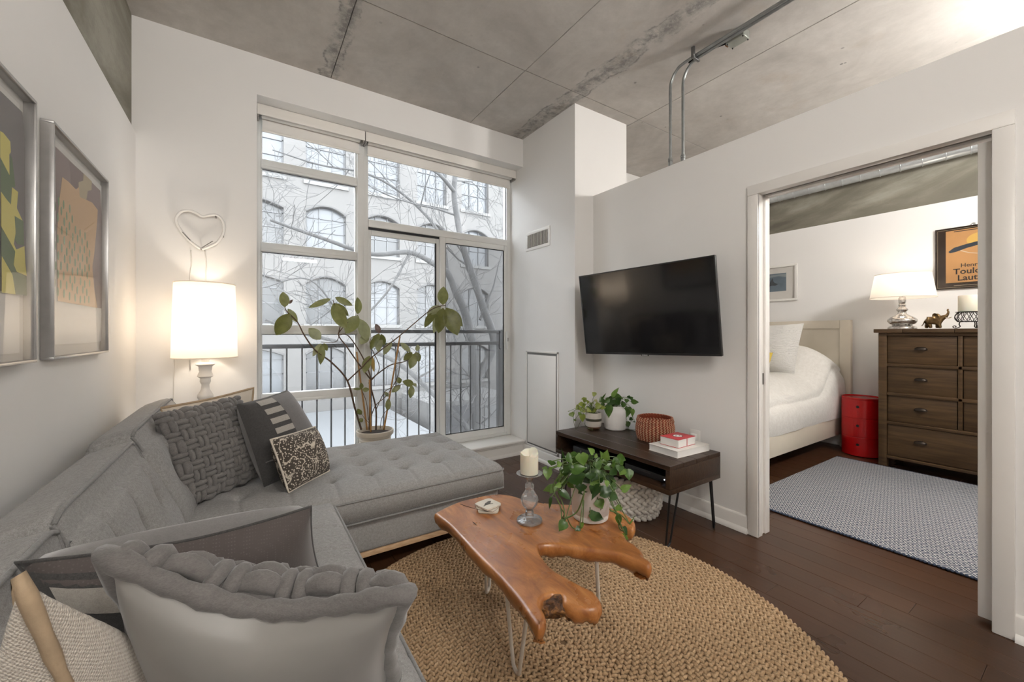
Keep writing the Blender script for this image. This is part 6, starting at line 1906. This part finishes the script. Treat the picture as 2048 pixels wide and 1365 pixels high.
flat(ps, [(2.311, 1.94), (2.40, 1.962), (2.50, 1.95), (2.60, 1.965), (2.676, 1.95), (2.676, 1.975), (2.311, 1.985)], XF - .0102, plain('hill_print', (.27, .31, .33), .6), 'photo_shape')
flat(ps, [(2.40, 1.862), (2.43, 1.845), (2.47, 1.85), (2.53, 1.835), (2.50, 1.872), (2.49, 1.90), (2.465, 1.945), (2.455, 1.90), (2.44, 1.88)], XF - .0108, plain('fin_print', (.06, .07, .08), .6), 'photo_shape')
box('picture_glass', (XF - .018, 2.215, 1.676), (XF - .0165, 2.772, 2.067), M_PGL, ps)

# ------------------------------------------------------------------ round duct along the bedroom beam
M_DUCT = plain('zinc_duct', (.62, .65, .66), .32, .75, vary=.2, vscale=12)
duct = thing('spiral_duct', (5.40, 1.2, 2.85), 'shiny round metal duct with ribbed bands running along the bedroom ceiling beam', 'duct')
zd, rdc = 2.905, .055
MB().tube([(5.40, -1.5, zd), (5.40, YW - .02, zd)], rdc, 20, cap=True).build('pipe', M_DUCT, duct, smooth=60)
y = -1.4; k = 0
while y < YW - .05:
    n_ = 20
    MB().tube([(5.40 + (rdc + .002) * math.cos(a), y + .010 * math.cos(a), zd + (rdc + .002) * math.sin(a)) for a in [2 * math.pi * q_ / n_ for q_ in range(n_)]], .004, 5, closed=True).build('band', M_DUCT, duct, smooth=180)
    y += .155; k += 1
for y in (2.32, .35): MB().tube([(5.40, y, zd + rdc), (5.40, y, ZC)], .006, 6).build('hanger', M_GALV, duct)

# ------------------------------------------------------------------ ceiling fixtures out of view; the rear globe is added fill
def globe_light(lab, x, y, z, R, power, col):
    r = thing('unseen_globe', (x, y, z - R), lab, 'light')
    MB().tube([(x, y, z + R), (x, y, ZC)], .006, 8).build('rod', M_BLACKMETAL, r, smooth=60)
    MB().lathe((x, y, ZC - .03), [(.06, .0), (.06, .03)], 24).build('canopy', M_LAMPW, r, smooth=40)
    MB().ball((x, y, z), R, 28, 18).build('opal_globe', emit('opal_globe_%g' % power, col, power / (math.pi * 4 * math.pi * R * R)), r, smooth=180)
    return r
globe_light('added fill light, an opal globe at the back of the living room', -.25, -2.2, 2.55, .16, 62, (1, .97, .93))  # added, unseen globe that evens out the room's light
globe_light('opal globe pendant in the bedroom', 3.95, -.35, 2.70, .15, 110, (1, .97, .93))
bl = thing('bar_light', (.775, -.45, 2.5), 'slim linear pendant light over the living room', 'light')
for x in (.6, .95): MB().tube([(x, -.45, 2.55), (x, -.45, ZC)], .003, 6).build('suspension_rod', M_BLACKMETAL, bl)
MB().rbox((.505, -.475, 2.535), (1.045, -.425, 2.55), .004, 1).build('housing', M_LAMPW, bl)
MB().tube([(.515, -.45, 2.512), (1.035, -.45, 2.512)], .022, 16).build('diffuser', emit('led_diffuser', (1, .96, .91), 36 / (math.pi * 2 * math.pi * .022 * .52)), bl, smooth=60)
